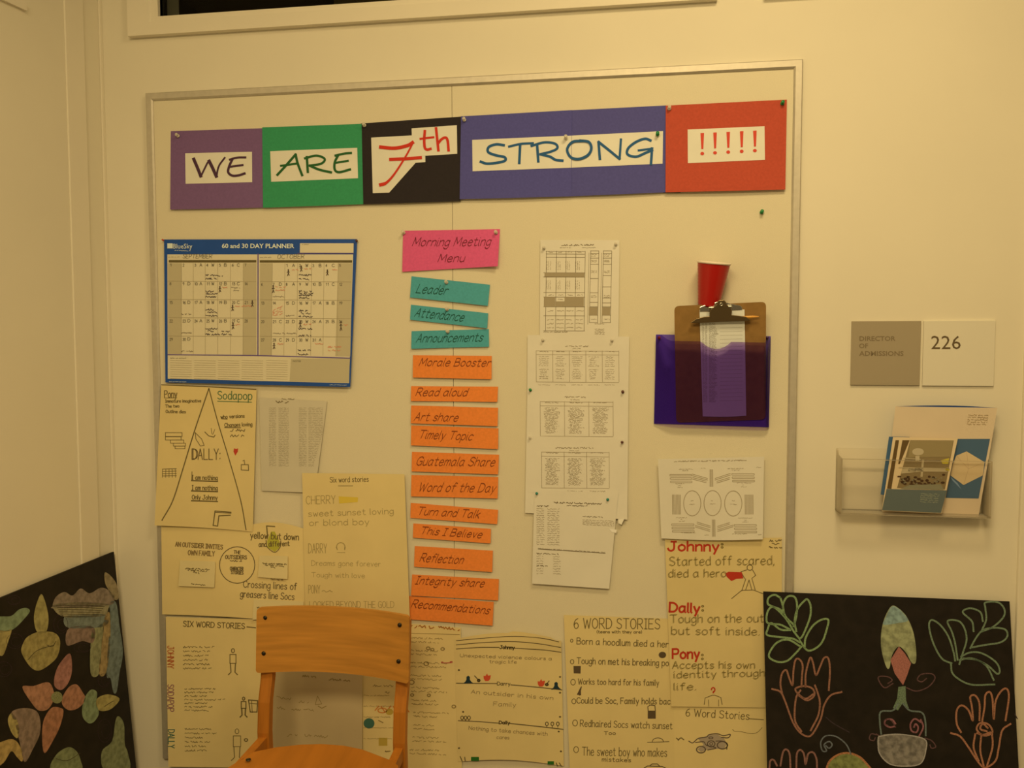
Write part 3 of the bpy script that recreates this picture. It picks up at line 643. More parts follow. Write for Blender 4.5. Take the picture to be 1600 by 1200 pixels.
k.text('An outsider in his own', (530, 618), (1170, 668), 30, .75); k.text('Family', (705, 715), (880, 722), 32, .7); k.text('Nothing to take chances with', (512, 900), (1125, 948), 28, .75); k.text('cares', (730, 972), (828, 976), 26, .7); k.done('handwriting', inkm(A(128, 98, 48)), o)
k = Ink(S_, Z20)
for x, y in ((508, 540), (1195, 588)): k.poly([(x-40, y), (x-22, y-16), (x-14, y-30), (x-14, y-52), (x, y-62), (x+13, y-52), (x+13, y-30), (x+24, y-14), (x+40, y-2)])
k.done('drawing', inkm(A(28, 44, 38)), o, 'dark green campfire doodle')
k = Ink(S_, Z20)
for x, y in ((655, 495), (1078, 538)): k.poly([(x-28, y-16), (x-12, y-14), (x, y-34), (x+8, y-16), (x+30, y-20), (x+24, y+10), (x+10, y+26), (x-14, y+26), (x-26, y+8)])
k.done('drawing', inkm(A(192, 66, 30)), o, 'red maple leaf doodle')
k = Ink(S_, Z20); k.rect(530, 1113, 592, 1145, 2, 2); k.rect(1128, 1147, 1178, 1173, 2, 2); k.done('drawing', inkm(A(40, 88, 20)), o, 'green banknote doodle')
# six word stories, big
S_, o = poster([(881, 961), (1052, 967), (1054, 1215), (891, 1215)], B+.0015, lambda u, v: .003+.004*(1-u)*v, 'chart paper headed 6 WORD STORIES with a bulleted list', CH(1.0))
k = Ink(S_, Z21); k.text('6 WORD STORIES', (128, 152), (772, 158), 76, 1.3); k.text('(teens with they are)', (300, 188), (638, 190), 20, .9)
k.text('Born a hoodlum died a her', (150, 270), (835, 295), 46, 1.2); k.text('Tough on met his breaking po', (150, 418), (838, 435), 46, 1.2)
k.text('Works too hard for his family', (160, 572), (765, 582), 42, 1.1); k.text('Could be Soc, Family holds bac', (150, 715), (850, 722), 44, 1.2)
k.text('Redhaired Socs watch sunset', (175, 888), (865, 908), 48, 1.1); k.text('Too', (355, 950), (440, 950), 24, 1.)
k.text('The sweet boy who makes', (190, 1105), (825, 1115), 62, 1.1); k.text('mistakes', (340, 1150), (555, 1156), 30, 1.)
for x, y, r in ((112, 245, 9), (115, 403, 13), (122, 556, 17), (128, 700, 15), (137, 862, 18), (145, 1062, 18)): k.ell(x, y, r, r*1.25, 1.1)
k.done('handwriting', INKD, o)
k = Ink(S_, Z21); k.ell(792, 352, 28, 24, fill=True); k.poly([(125, 435), (180, 435), (178, 492), (127, 490)]); k.poly([(180, 590), (150, 650), (182, 655)]); k.line([(185, 590), (170, 655)], 1.2)
k.rect(682, 770, 742, 830, 2, 2); k.line([(685, 770), (682, 740), (700, 728), (735, 732), (740, 770)], 1.3)
k.line([(680, 1008), (842, 1002)], 1.); k.ell(758, 1004, 42, 30, 1., 180, 360); k.line([(655, 1200), (680, 1185), (790, 1188), (815, 1200)], 1.3); k.line([(700, 1180), (715, 1170), (755, 1170), (770, 1185)], 1.3)
k.done('drawing', inkm(A(84, 62, 32)), o)
# small 6 word stories below
Zk = (1040, 1090, 1600/170)
S_, o = poster([(1049, 1100), (1222, 1103), (1222, 1215), (1052, 1215)], B+.0015, lambda u, v: .003, 'chart paper with a grey motorbike sketch, beside the right black picture', CH(.97))
k = Ink(S_, Zk); k.text('6 Word Stories', (295, 270), (1225, 325), 110, 1.2); k.line([(1225, 310), (1440, 325)], 1.2); k.line([(985, 465), (1010, 492), (1100, 500), (1260, 530), (1350, 510), (1420, 440)], .7, True); k.scrawl((158, 625), (280, 630), 40, 1.6); k.done('handwriting', INKD, o)
k = Ink(S_, Zk); k.ell(670, 680, 55, 45, 1.6); k.ell(670, 680, 22, 20, 1.2); k.ell(520, 765, 65, 48, 1.8); k.ell(835, 700, 75, 55, 1.8)
k.line([(340, 640), (400, 665), (480, 600), (600, 580), (640, 545), (760, 532), (850, 560), (950, 540), (920, 590), (820, 585)], 1.5, True); k.line([(440, 660), (560, 650), (600, 700), (740, 740), (620, 770)], 1.5, True); k.ell(665, 592, 30, 14, 1.4); k.line([(740, 640), (830, 640), (900, 680), (900, 760)], 1.5, True)
k.done('drawing', inkm(A(92, 70, 44)), o, 'grey motorbike sketch')
k = Ink(S_, Zk, .0003); k.poly([(480, 610), (640, 550), (760, 540), (860, 600), (900, 680), (860, 750), (620, 760), (520, 800), (470, 760), (560, 690)]); k.done('shading', inkm(A(158, 128, 84)), o)
# Johnny / Dally / Pony
S_, o = poster([(1039, 843), (1221.5, 840), (1222, 1106), (1049, 1104)], B+.0045, lambda u, v: .002+.004*v*(1-u), 'chart paper poster with three bold red names and a red caped figure', CH(1.04))
k = Ink(S_, Z12); RED = inkm(A(172, 44, 18))
k.text('Johnny', (98, 125), (425, 128), 58, 3.0); k.text('Dally', (108, 520), (300, 528), 58, 3.2); k.text('Pony', (128, 822), (300, 822), 60, 3.0); k.poly([(470, 272), (490, 262), (575, 265), (585, 305), (540, 308), (508, 322), (478, 295)]); k.ell(390, 1025, 11, 14, 2, 180, 420); k.line([(392, 1035), (390, 1045)], 2)
k.done('lettering', RED, o)
k = Ink(S_, Z12)
for x, y in ((448, 85), (448, 104), (322, 485), (322, 512), (320, 800), (320, 825)): k.ell(x, y, 6, 5, 1.4)
for t, a_, b_, h in (('Started off scared,', (105, 225), (780, 218), 56), ('died a hero', (100, 300), (470, 298), 50), ('Tough on the out', (110, 595), (715, 590), 52), ('but soft inside.', (118, 670), (685, 675), 50),
                     ('Accepts his own', (125, 890), (655, 890), 46), ('identity through', (135, 952), (720, 940), 44), ('life.', (135, 1030), (275, 1028), 44)):
    for dx, dy in ((0, 0), (5, -4)): k.text(t, (a_[0]+dx, a_[1]+dy), (b_[0]+dx, b_[1]+dy), h, .75)
k.done('handwriting', inkm(A(118, 92, 34)), o)
k = Ink(S_, Z12); k.ell(627, 235, 18, 18, 1.2); k.line([(608, 250), (570, 262), (590, 300), (600, 310), (575, 385)], 1.1); k.line([(645, 250), (665, 285), (640, 305), (662, 380)], 1.1); k.line([(600, 380), (622, 315), (640, 380)], 1.1); k.line([(510, 435), (575, 382), (650, 380), (715, 405)], 1.1)
k.line([(332, 1120), (338, 1078), (385, 1060), (400, 1060), (440, 1075), (448, 1120)], 1.1); k.line([(360, 1090), (362, 1130)], .9); k.line([(425, 1090), (425, 1130)], .9)
k.scrawl((755, 68), (835, 68), 14, 1.2); k.scrawl((770, 88), (815, 90), 12, 1.2); k.scrawl((752, 110), (838, 112), 12, 1.4); k.done('drawing', inkm(A(100, 76, 34)), o)
# outsider sheet
S_, o = poster([(252, 822), (475, 826), (478, 975), (253.5, 960)], B+.0045, lambda u, v: .004+.004*math.sin(3*u)*v, 'chart paper with a pencilled circle and three small pasted cards', CH(.93), top=lambda u: (-9*math.sin(math.pi*(u-.55)/.45)) if u > .55 else 0, bot=lambda u: -3*math.sin(math.pi*u))
k = Ink(S_, Z16, .0012)
CW = paper(A(208, 172, 98))
for pts in ([(262, 415), (610, 425), (600, 682), (245, 668)], [(1045, 365), (1325, 370), (1322, 600), (1030, 580)], [(990, 800), (1480, 820), (1480, 980), (975, 1000)]):
    Sc = Surf(q(Z16, *pts), S_.base+.006, lambda u, v: .003*v+.002); oc = sheet('note_card', Sc, CW, 6, 5, parent=o)
    kk = Ink(Sc, Z16); x0 = pts[0][0]; y0 = pts[0][1]
    for n, (aa, bb_) in enumerate(((50, 290), (75, 265), (130, 190))): kk.scrawl((x0+aa-20*(x0 > 900), y0+85+n*17), (x0+bb_-20*(x0 > 900), y0+95+n*19), 12, 1.1)
    kk.scrawl((x0+110, y0+238), (x0+250, y0+250), 12, 1.); kk.done('lettering', INKD, oc)
k = Ink(S_, Z16); k.text('AN OUTSIDER INVITES', (215, 275), (680, 305), 42, 1.4); k.text('OWN FAMILY', (340, 360), (600, 372), 46, 1.3); k.done('lettering', inkm(A(128, 96, 46)), o)
k = Ink(S_, Z16); k.ell(825, 460, 174, 180, 1.3); k.text('THE', (790, 345), (855, 352), 30, 1.1); k.text('OUTSIDERS', (708, 398), (918, 402), 34, 1.2); k.scrawl((755, 425), (875, 430), 16, 1.1); k.text('CHARACTER', (755, 512), (885, 515), 34, 1.1); k.text('STORIES', (765, 548), (885, 552), 30, 1.1)
k.text('Crossing lines of', (885, 680), (1410, 705), 64, 1.2); k.text('greasers line Socs', (855, 775), (1385, 805), 64, 1.2); k.done('lettering', inkm(A(104, 80, 40)), o)
k = Ink(S_, Z16); k.text('yellow but down', (955, 195), (1430, 215), 60, 1.4); k.text('and different', (1040, 280), (1340, 270), 46, 1.3); k.line([(1195, 80), (1115, 75), (1125, 180)], 1.8); k.line([(1110, 215), (1120, 280), (1195, 335), (1250, 280), (1255, 220)], 1.2, True); k.done('handwriting', INKD, o)
k = Ink(S_, Z16, .0003); k.poly([(1160, 130), (1195, 130), (1245, 230), (1240, 290), (1195, 330), (1125, 285), (1120, 225)]); k.done('shading', inkm(A(170, 148, 40)), o, 'yellow shaded doodle')
# typed list
S_, o = Surf([(405, 621), (511, 627), (492, 770), (409, 767)], B+.001, lambda u, v: .002+.006*u*v), None
o = tag(sheet('typed_list', S_, paper(A(190, 162, 108))), 'typed two column name list curling beside the triangle poster', 'paper')
Zl = (380, 600, 933/280)
k = Ink(S_, Zl); k.scrawl((170, 98), (240, 100), 11, 1.2); k.scrawl((200, 82), (265, 84), 8, .8); k.done('lettering', INKD, o)
k = Ink(S_, Zl)
for n in range(34):
    y = 128+n*9.1; sh = max(0, n-14)*1.9
    k.scrawl((135, y), (172, y), 5, .5); k.scrawl((185, y), (238, y), 5, .5); k.scrawl((290, y), (330, y), 5, .5); k.scrawl((340, y), (415-sh*1.3, y), 5, .5)
k.done('typed_text', inkm(A(150, 124, 78)), o)
# cherry poster
S_, o = poster([(472, 739), (632, 741), (641, 985), (478, 985)], B+.0075, lambda u, v: .003+.003*v, 'upright chart paper headed six word stories with faded yellow mark, above the chair', CH(1.0))
k = Ink(S_, Z18); k.text('Six word stories', (452, 512), (652, 508), 26, .9); k.line([(495, 530), (570, 530)], .8); k.done('lettering', INKD, o)
k = Ink(S_, Z18); k.text('CHERRY', (328, 626), (480, 622), 42, 1.); k.text('DARRY', (340, 880), (435, 880), 48, .9); k.text('sweet sunset loving', (340, 690), (782, 676), 30, 1.0); k.text('or blond boy', (345, 738), (655, 732), 30, 1.0); k.text('Dreams gone forever', (355, 945), (715, 950), 26, .7); k.text('Tough with love', (355, 1005), (632, 1010), 24, .7); k.scrawl((410, 1085), (470, 1088), 18, 1.0)
k.text('PONY', (340, 1090), (400, 1090), 42, .8); k.text('LOOKED BEYOND THE GOLD', (345, 1165), (785, 1165), 34, .8); k.ell(508, 848, 22, 22, 1.3, 170, 380); k.line([(485, 850), (490, 862)], 1.5); k.line([(530, 850), (528, 862)], 1.5); k.line([(490, 878), (530, 878)], .8); k.done('handwriting', inkm(A(158, 126, 62)), o)
k = Ink(S_, Z18); k.quad([(497, 585), (598, 590), (596, 615), (499, 622)], 3, 2); k.done('drawing', inkm(A(202, 158, 44)), o, 'yellow highlighter patch')
# sodapop triangle poster
S_, o = poster([(252, 600.5), (401, 608), (395, 831), (241.5, 821)], B+.0065, lambda u, v: .001+.010*v**3*(1-u)+.003*v, 'chart paper with a big pencilled triangle and a small red heart', CH(1.0), bot=lambda u: -1.5*math.sin(math.pi*u))
k = Ink(S_, Z5)
k.line([(62, 56), (400, 70), (800, 92)], 1.5); k.line([(432, 85), (320, 415), (230, 710), (150, 960), (65, 1115)], 1.7, True); k.line([(432, 85), (500, 340), (590, 640), (680, 960), (722, 1190)], 1.5, True)
k.text('Pony', (85, 155), (182, 155), 52, 1.3); k.line([(85, 160), (180, 158)], 1.); k.text('Immature imaginative', (92, 195), (370, 192), 22, .9); k.text('The two', (92, 235), (200, 232), 22, .9); k.text('Outline dies', (95, 275), (250, 278), 22, .9)
k.text('who versions', (525, 320), (710, 312), 26, 1.); k.line([(530, 322), (575, 324)], 1.3); k.text('Changes loving', (555, 385), (770, 378), 28, 1.); k.line([(555, 390), (680, 392)], 1.3); k.scrawl((600, 420), (738, 422), 18, 1.1); k.scrawl((600, 465), (712, 465), 18, 1.1)
for x0, y0, x1, y1_ in ((92, 430, 222, 460), (92, 462, 215, 488), (132, 488, 235, 512), (155, 512, 248, 535), (168, 535, 245, 555)): k.line([(x0, y0), (x1, y0), (x1, y1_), (x0, y1_), (x0, y0)], .9)
for r in range(4): k.line([(68, 715+r*18), (178, 712+r*18)], .9)
for r in range(5): k.line([(70+r*25, 715), (68+r*26, 780)], .8)
k.line([(325, 430), (330, 480), (365, 535), (395, 530), (375, 480), (325, 430)], 1.); k.line([(400, 425), (430, 455), (470, 465), (480, 450)], 1.3); k.line([(450, 395), (455, 440)], .8); k.line([(478, 405), (462, 445)], .8)
k.line([(685, 680), (740, 680), (742, 725), (685, 722), (685, 680)], 1.1); k.line([(712, 680), (708, 645), (698, 650)], 1.); k.line([(300, 735), (298, 800)], 1)
for y, t in ((800, 'I am nothing'), (880, 'I am nothing'), (955, 'Only Johnny')): k.text(t, (300, y-4), (498, y), 34, 1.1)
for y in (808, 888, 965): k.line([(296, y-3), (500, y+3)], 1.9)
k.line([(605, 1052), (480, 1042), (465, 1155), (500, 1160), (510, 1080), (600, 1075)], 1.5); k.line([(485, 1052), (605, 1060)], 1.2)
k.done('drawing', inkm(A(98, 76, 34)), o)
k = Ink(S_, Z5); k.text('DALLY:', (300, 640), (520, 640), 84, 1.2); k.text('D', (308, 635), (345, 635), 76, 1.2); k.done('lettering', inkm(A(88, 66, 30)), o)
k = Ink(S_, Z5); k.text('Sodapop', (500, 168), (768, 172), 62, 1.4); k.line([(500, 185), (765, 192)], 1.2); k.done('lettering', inkm(A(78, 98, 48)), o)
k = Ink(S_, Z5); k.poly([(628, 552), (645, 558), (660, 552), (658, 578), (638, 610), (624, 578)]); k.done('drawing', inkm(A(178, 52, 26)), o, 'small red heart')
# ------------------------------------------------------------------ printed sheets column
Z9 = (800, 360, 943/220); Z10 = (800, 600, 800/220); Z4 = (1010, 700, 1600/220); Z11 = (1000, 390, 4.0)
WP = lambda k=1: paper(A(206, 178, 124, k)); GRY = inkm(A(140, 112, 66)); GRD = inkm(A(112, 88, 48)); GSH = inkm(A(150, 122, 74))
GP_ = 'printed letter sheets pinned in a column'
def psheet(z, pts, base, f, lab, k=1, **kw):
    S_ = Surf(q(z, *pts), base, f, **kw); o = sheet('printed_sheet', S_, WP(k), 14, 14); tag(o, lab, 'paper', GP_); return S_, o
S_, o = psheet(Z9, [(190, 64), (720, 66), (712, 720), (186, 715)], B+.001, lambda u, v: .002+.001*v, 'topmost printed sheet of the column, a timetable with grey shaded bars')
k = Ink(S_, Z9, .0005); k.quad([(218, 283), (485, 284), (484, 312), (217, 310)], 6, 2); k.quad([(214, 446), (290, 446), (289, 511), (213, 511)], 3, 3); k.quad([(290, 475), (352, 475), (352, 511), (290, 511)], 3, 2); k.quad([(352, 446), (481, 446), (480, 511), (352, 511)], 4, 3)
k.quad([(516, 515), (573, 515), (571, 568), (515, 568)], 3, 3); k.quad([(603, 515), (658, 515), (656, 568), (602, 568)], 3, 3); k.done('shaded_bar', GSH, o)
k = Ink(S_, Z9)
for y in (140, 158, 180, 283, 312, 416, 446, 511, 572, 672): k.line([(228 if y < 283 else 212, y), (487, y+1)], .7)
for x in (228, 295, 359, 425, 487): k.line([(x+3, 138), (x-4, 672)], .7)
for x0, x1, ys in ((527, 582, (137, 155, 185, 227, 322, 418, 482, 512, 568, 617)), (612, 668, (137, 155, 185, 227, 302, 378, 453, 485, 512, 568, 617))):
    for y in ys: k.line([(x0-y*.012, y), (x1-y*.012, y)], .7)
    k.line([(x0, 137), (x0-9, 617)], .7); k.line([(x1, 137), (x1-9, 617)], .7); k.line([(x0-12, 150), (x0-20, 630)], .5)
k.scrawl((332, 104), (548, 102), 9, 1.0); k.scrawl((320, 118), (395, 118), 5, .5); k.scrawl((470, 118), (560, 117), 5, .5); k.done('printed_table', GRD, o)
k = Ink(S_, Z9)
for x in (245, 308, 372, 438):
    for y0, y1_ in ((205, 265), (335, 395)):
        for dx in (0, 12, 24): k.scrawl((x+dx-8, y1_), (x+dx-8, y0), 6, .45)
    k.scrawl((x, 150), (x+30, 150), 7, .6); k.scrawl((x, 436), (x+36, 436), 7, .6); k.scrawl((x, 465), (x+34, 465), 6, .6); k.scrawl((x, 495), (x+34, 495), 6, .6); k.scrawl((x-6, 543), (x+42, 543), 7, .6)
    for y in (602, 628, 655): k.scrawl((x-10, y), (x+40, y), 8, .6)
for x in (530, 616):
    for y in (165, 175, 203, 212, 275, 285, 440, 450, 545, 598): k.scrawl((x, y), (x+38, y), 6, .55)
for y in (628, 665, 676, 688, 698): k.scrawl((555, y), (620, y), 6, .6)
k.scrawl((212, 684), (375, 684), 7, .8); k.done('typed_text', GRY, o)
def roster(S_, z, o, title, x0, x1, y0, y1_, cols, nrow, gap=None, foot=True):
    k = Ink(S_, z); k.scrawl((title[0], title[2]), (title[1], title[2]), 8, .8); k.scrawl(((title[0]+title[1])/2-30, title[2]+14), ((title[0]+title[1])/2+25, title[2]+14), 6, .5)
    W = x1-x0
    for y in (y0, y0+(y1_-y0)*.12, y1_): k.line([(x0, y), (x1, y+4)], .6)
    for c in range(cols+1): x = x0+W*c/cols; k.line([(x, y0), (x+1, y1_)], .6)
    k.done('printed_table', GRY, o); k = Ink(S_, z)
    for c in range(cols):
        xa = x0+W*(c+.14)/cols; xb = x0+W*(c+.84)/cols
        k.scrawl((xa+8, y0+8), (xb-12, y0+9), 6, .6)
        for n in range(nrow):
            if gap and n == gap: continue
            y = y0+(y1_-y0)*(.2+.76*n/nrow)
            r = random.uniform(0, (xb-xa)*.35); k.scrawl((xa+r*.5, y+c*.8), (xb-r, y+c*.8), 6, .5)
        if foot: k.scrawl((xa, y1_+22), (xb, y1_+24), 6, .5)
    k.done('typed_text', GRY, o)
S_, o = psheet(Z9, [(105, 700), (785, 712), (780, 1120), (102, 1105)], B+.002, lambda u, v: .002, 'second printed sheet of the column, a five column name table just under the timetable', 1.0)
roster(S_, Z9, o, (358, 512, 780), 162, 715, 806, 1015, 5, 13, 6)
S_, o = psheet(Z10, [(88, 6), (662, 20), (655, 770), (74, 732)], B+.003, lambda u, v: .002+.001*v+.028*max(0, u-.72)*max(0, v-.8)*3, 'wide printed name table held by a green and a dark red pushpin', .99)
roster(S_, Z10, o, (300, 420, 78), 160, 574, 100, 296, 3, 20, None, False)
k = Ink(S_, Z10, .0005); k.poly([(602, 768), (638, 766), (622, 800), (604, 790)]); k.done('curled_corner', WP(.8), o)
S_, o = psheet(Z10, [(90, 294), (650, 312), (640, 640), (85, 615)], B+.0042, lambda u, v: .002, 'printed name table in the column between the brown and teal pushpins', 1.0)
roster(S_, Z10, o, (248, 465, 367), 168, 552, 386, 590, 3, 21)
S_, o = psheet(Z10, [(128, 602), (604, 618), (552, 1164), (114, 1134)], B+.0055, lambda u, v: .002+.002*v+.03*max(0, u-.8)*max(0, .5-abs(v-.4)), 'lowest printed sheet of the column, a narrow typed notice', 1.0)
k = Ink(S_, Z10); k.scrawl((238, 678), (508, 686), 9, 1.1); k.scrawl((312, 694), (430, 697), 7, .9); k.line([(148, 938), (530, 962)], .8); k.scrawl((148, 938), (530, 962), 7, .7); k.scrawl((142, 697), (210, 698), 7, 1.1); k.scrawl((140, 967), (265, 972), 8, 1.); k.scrawl((140, 1036), (212, 1038), 7, 1.)
k.scrawl((402, 756), (520, 760), 6, .9); k.done('printed_heading', GRD, o)
k = Ink(S_, Z10)
for n in range(17): y = 712+n*12.6; k.scrawl((140, y), (185, y), 7, .55); k.scrawl((202, y+2), (270, y+2), 7, .55)
for n in range(8): y = 982+n*14.; k.scrawl((140, y), (180, y), 7, .5); k.scrawl((235, y+2), (278, y+2), 7, .5)
for n in range(4): k.scrawl((402, 774+n*9), (582, 782+n*9), 5, .55)
k.done('typed_text', GRY, o)
k = Ink(S_, Z10, .0008); k.poly([(552, 822), (596, 828), (592, 846), (566, 842)]); k.done('curled_corner', WP(.75), o)
for px, py, c, l in ((849.5, 387, 'clear', 'clear pushpin in the top left corner of the timetable sheet'), (962, 381, 'clear', 'clear pushpin in the top right corner of the timetable sheet'),
                     (848, 531, 'clear', 'clear pushpin top left of the five column table'), (956, 531.5, 'clear', 'clear pushpin top right of the five column table'),
                     (828.5, 609, 'green', 'green pushpin at the left edge of the printed column'), (973, 612, 'dark', 'upper dark red pushpin at the right edge of the printed column'),
                     (972, 691, 'dark', 'lower dark red pushpin at the right edge of the printed column'), (828, 684, 'clear', 'clear pushpin at the left edge of the printed column'),
                     (838.8, 771, 'teal', 'teal pushpin at the left top of the lowest typed notice'), (949.5, 780.5, 'teal', 'teal pushpin at the right top of the lowest typed notice')):
    pushpin(px, py, c, l, .0145, k=.85)
# seating chart
S_ = Surf(q(Z4, (130, 126), (1338, 100), (1322, 1038), (170, 1026)), B+.009, lambda u, v: .004+.006*u*v*v+.004*(1-v)*u, bot=lambda u: 2.2*math.sin(math.pi*u))
o = tag(sheet('seating_plan', S_, WP(1.02), 18, 14), 'printed seating plan with three round tables, above the red lettered poster', 'paper')
k = Ink(S_, Z4)
for cx, cy in ((521, 628), (752, 626), (987, 630)): k.ell(cx, cy, 98, 143, 1.0)
k.scrawl((315, 160), (1150, 146), 13, .9)
for x0, y0, x1 in ((272, 300, 508), (976, 290, 1220), (292, 862, 535), (1002, 870, 1245)):
    for n in range(3):
        for dy in (0, 18): k.line([(x0+n*4, y0+n*38+dy), (x1+n*2, y0+n*38+dy)], .8)
        k.ell(x0+n*4, y0+n*38+9, 6, 9, .8, 90, 270); k.ell(x1+n*2, y0+n*38+9, 6, 9, .8, -90, 90)
for x0, y0, x1, y1_ in ((520, 305, 695, 355), (525, 345, 680, 385), (780, 355, 955, 298), (800, 388, 945, 345), (575, 850, 728, 897), (555, 888, 722, 938), (808, 900, 945, 856), (808, 940, 985, 885)):
    for dy in (-9, 9): k.line([(x0, y0+dy), (x1, y1_+dy)], .9)
for cx in (340, 1165):
    for n in range(7): k.line([(cx-45+n*15, 532), (cx-42+n*15, 752)], 1.)
for n in range(4): k.line([(722+n*10, 245), (722+n*11, 438)], .8); k.line([(748+n*10, 815), (750+n*10, 1005)], .8)
k.done('printed_plan', GSH, o)
k = Ink(S_, Z4)
for x0, y, x1 in ((370, 246, 530), (410, 262, 475), (620, 236, 685), (925, 238, 1105), (970, 256, 1060), (1250, 224, 1305), (330, 410, 430), (360, 432, 395), (355, 452, 410), (1030, 402, 1190), (1090, 424, 1120), (1075, 445, 1140), (340, 796, 460), (390, 815, 410), (370, 836, 440),
                  (1045, 800, 1205), (1115, 825, 1140), (1090, 845, 1160), (395, 968, 560), (660, 995, 710), (975, 980, 1150), (1270, 990, 1310), (490, 645, 552), (505, 605, 535), (725, 640, 785), (735, 605, 765), (955, 645, 1030), (975, 605, 1005)):
    k.scrawl((x0, y), (x1, y), 9, .55)
k.done('typed_text', GSH, o)

# ------------------------------------------------------------------ purple pocket, clipboard, cup
PUR = (.055, .02, .22)
pocket_m = see_through('purple_film', (.54, .38, .80), (.085, .04, .24), .06, .3, 1.3)
pk = empty('document_pocket', at_y(1112, 666, -.012), 'translucent purple plastic wall pocket holding the brown clipboard', 'pocket')
hb = lambda u, v: 0
Sb = Surf(q(Z11, (100, 530), (817, 541), (805, 1111), (87, 1088)), B+.001, lambda u, v: .001)
sheet('back_panel', Sb, mat('purple_plastic', (.16, .10, .60), .45), 10, 10, .0008, pk)
PD = .024
def pf(u, v): return PD*min(1, u*9)*min(1, (1-u)*9+.15)*(.55+.45*(1-v))
Sf = Surf(q(Z11, (100, 530), (818, 541), (806, 1111), (87, 1088)), B+.003, lambda u, v: .001+min(1, u*6.5)*min(1, (1-u)*24)*(.0145+.040*(1-v)))
fu = [0, .02, .05, .09, .13, .2, .3, .385, .41, .44, .48, .52, .56, .60, .635, .655, .7, .8, .88, .92, .95, .98, 1]
def ftop(u):                     # cut of the front edge with its thumb notch, in zoom pixels
    y = 568+u*14
    if .40 < u < .65: y += 46*math.sin(math.pi*(u-.40)/.25)**.7
    if u < .13: y = 545+ (568-545)*max(0, (u-.05)/.08) if u > .05 else 534
    if u > .95: y = 548
    return y
vs, fs = [], []; NV = 12
for layer in (0, -.0007):
    for u in fu:
        xt = 100+u*718; xb = 87+u*719; yt = ftop(u); yb = 1088+u*23
        for j in range(NV+1):
            t = j/NV; p = (Z11[0]+(xt+(xb-xt)*((yt+(yb-yt)*t)-535)/560)/4, Z11[1]+(yt+(yb-yt)*t)/4); vs.append(Sf.P(p[0], p[1], layer))
W_ = NV+1; N_ = len(fu)*W_
for a in range(len(fu)-1):
    for j in range(NV):
        i0 = a*W_+j; fs.append((i0, i0+1, i0+W_+1, i0+W_))
    fs.append((a*W_, a*W_+W_, a*W_+W_+N_, a*W_+N_))
mesh_obj('front_panel', vs, fs, pocket_m, pk)
kp = at_y(1112, 600, -.0125)
# clipboard
def cb_surf(h0, h1): return Surf(q(Z11, (214, 352), (788, 326), (786, 1062), (226, 1082)), h0, lambda u, v: (1-v)*(h1-h0))
Sc = cb_surf(B+.0055, B+.058)
def rounded_slab(Sx, outline, thick, m, name, parent):
    top = [Sx.P(x, y, 0) for x, y in outline]; bot = [Sx.P(x, y, -thick) for x, y in outline]; n = len(outline)
    return mesh_obj(name, top+bot, [tuple(range(n)), tuple(range(2*n-1, n-1, -1))]+[(i, n+i, n+(i+1) % n, (i+1) % n) for i in range(n)], m, parent)
def rounded(pts, r, seg=5):
    out = []
    for i, p in enumerate(pts):
        p = Vector(p); a = Vector(pts[i-1]); b = Vector(pts[(i+1) % len(pts)])
        d1 = (a-p).normalized()*r; d2 = (b-p).normalized()*r
        for t in range(seg+1):
            s_ = t/seg; out.append(tuple((p+d1)*(1-s_)**2+p*2*s_*(1-s_)+(p+d2)*s_**2))
    return out
cb = empty('clipboard', Sc.P(1126, 655), 'brown hardboard clipboard with dark metal clip, standing in the purple pocket', 'clipboard')
HB = mat('hardboard', A(140, 94, 36, 1.1), .7, noise=.10, scale=55, bump=.05)
rounded_slab(Sc, rounded(q(Z11, (214, 353), (788, 326), (786, 1062), (226, 1082)), 8), .0032, HB, 'board', cb)
CHR = mat('chrome', (.55, .54, .50), .22, metal=1); DKM = mat('bronzed_steel', (.20, .15, .085), .38, metal=.9)
ZC = (1060, 395, 1200/140)
Sk = lambda l: Surf(q(Z11, (214, 352), (788, 326), (786, 1062), (226, 1082)), B+.058+l, lambda u, v: -(v)*.0525)
def extr(Sx, z, pts, thick, m, name, parent, bulge=None):
    P = [Vector(p) for p in q(z, *pts)]
    o = rounded_slab(Sx, [tuple(p) for p in P], thick, m, name, parent)
    bm = bmesh.new(); bm.from_mesh(o.data); bmesh.ops.bevel(bm, geom=[e for e in bm.edges if len(e.link_faces) == 2 and e.calc_face_angle(0) > .6 and e.link_faces[0].calc_area() != 0 and (len(e.link_faces[0].verts) > 6 or len(e.link_faces[1].verts) > 6)], offset=min(.0012, thick*.3), segments=2, affect='EDGES', profile=.5); bm.to_mesh(o.data); bm.free()
    return o
extr(Sk(.0045), ZC, [(285, 728), (330, 708), (470, 672), (520, 655), (640, 665), (690, 680), (830, 705), (855, 730), (858, 768), (790, 775), (400, 795), (285, 790)], .004, CHR, 'clip_base', cb)
cl = extr(Sk(.017), ZC, [(155, 940), (240, 882), (345, 855), (415, 850), (415, 800), (430, 760), (480, 720), (515, 690), (520, 655), (545, 635), (605, 632), (635, 655), (650, 700), (700, 735), (718, 780), (712, 832), (800, 842), (905, 855), (965, 905), (900, 916), (560, 925), (300, 940)], .010, DKM, 'clip_lever', cb)
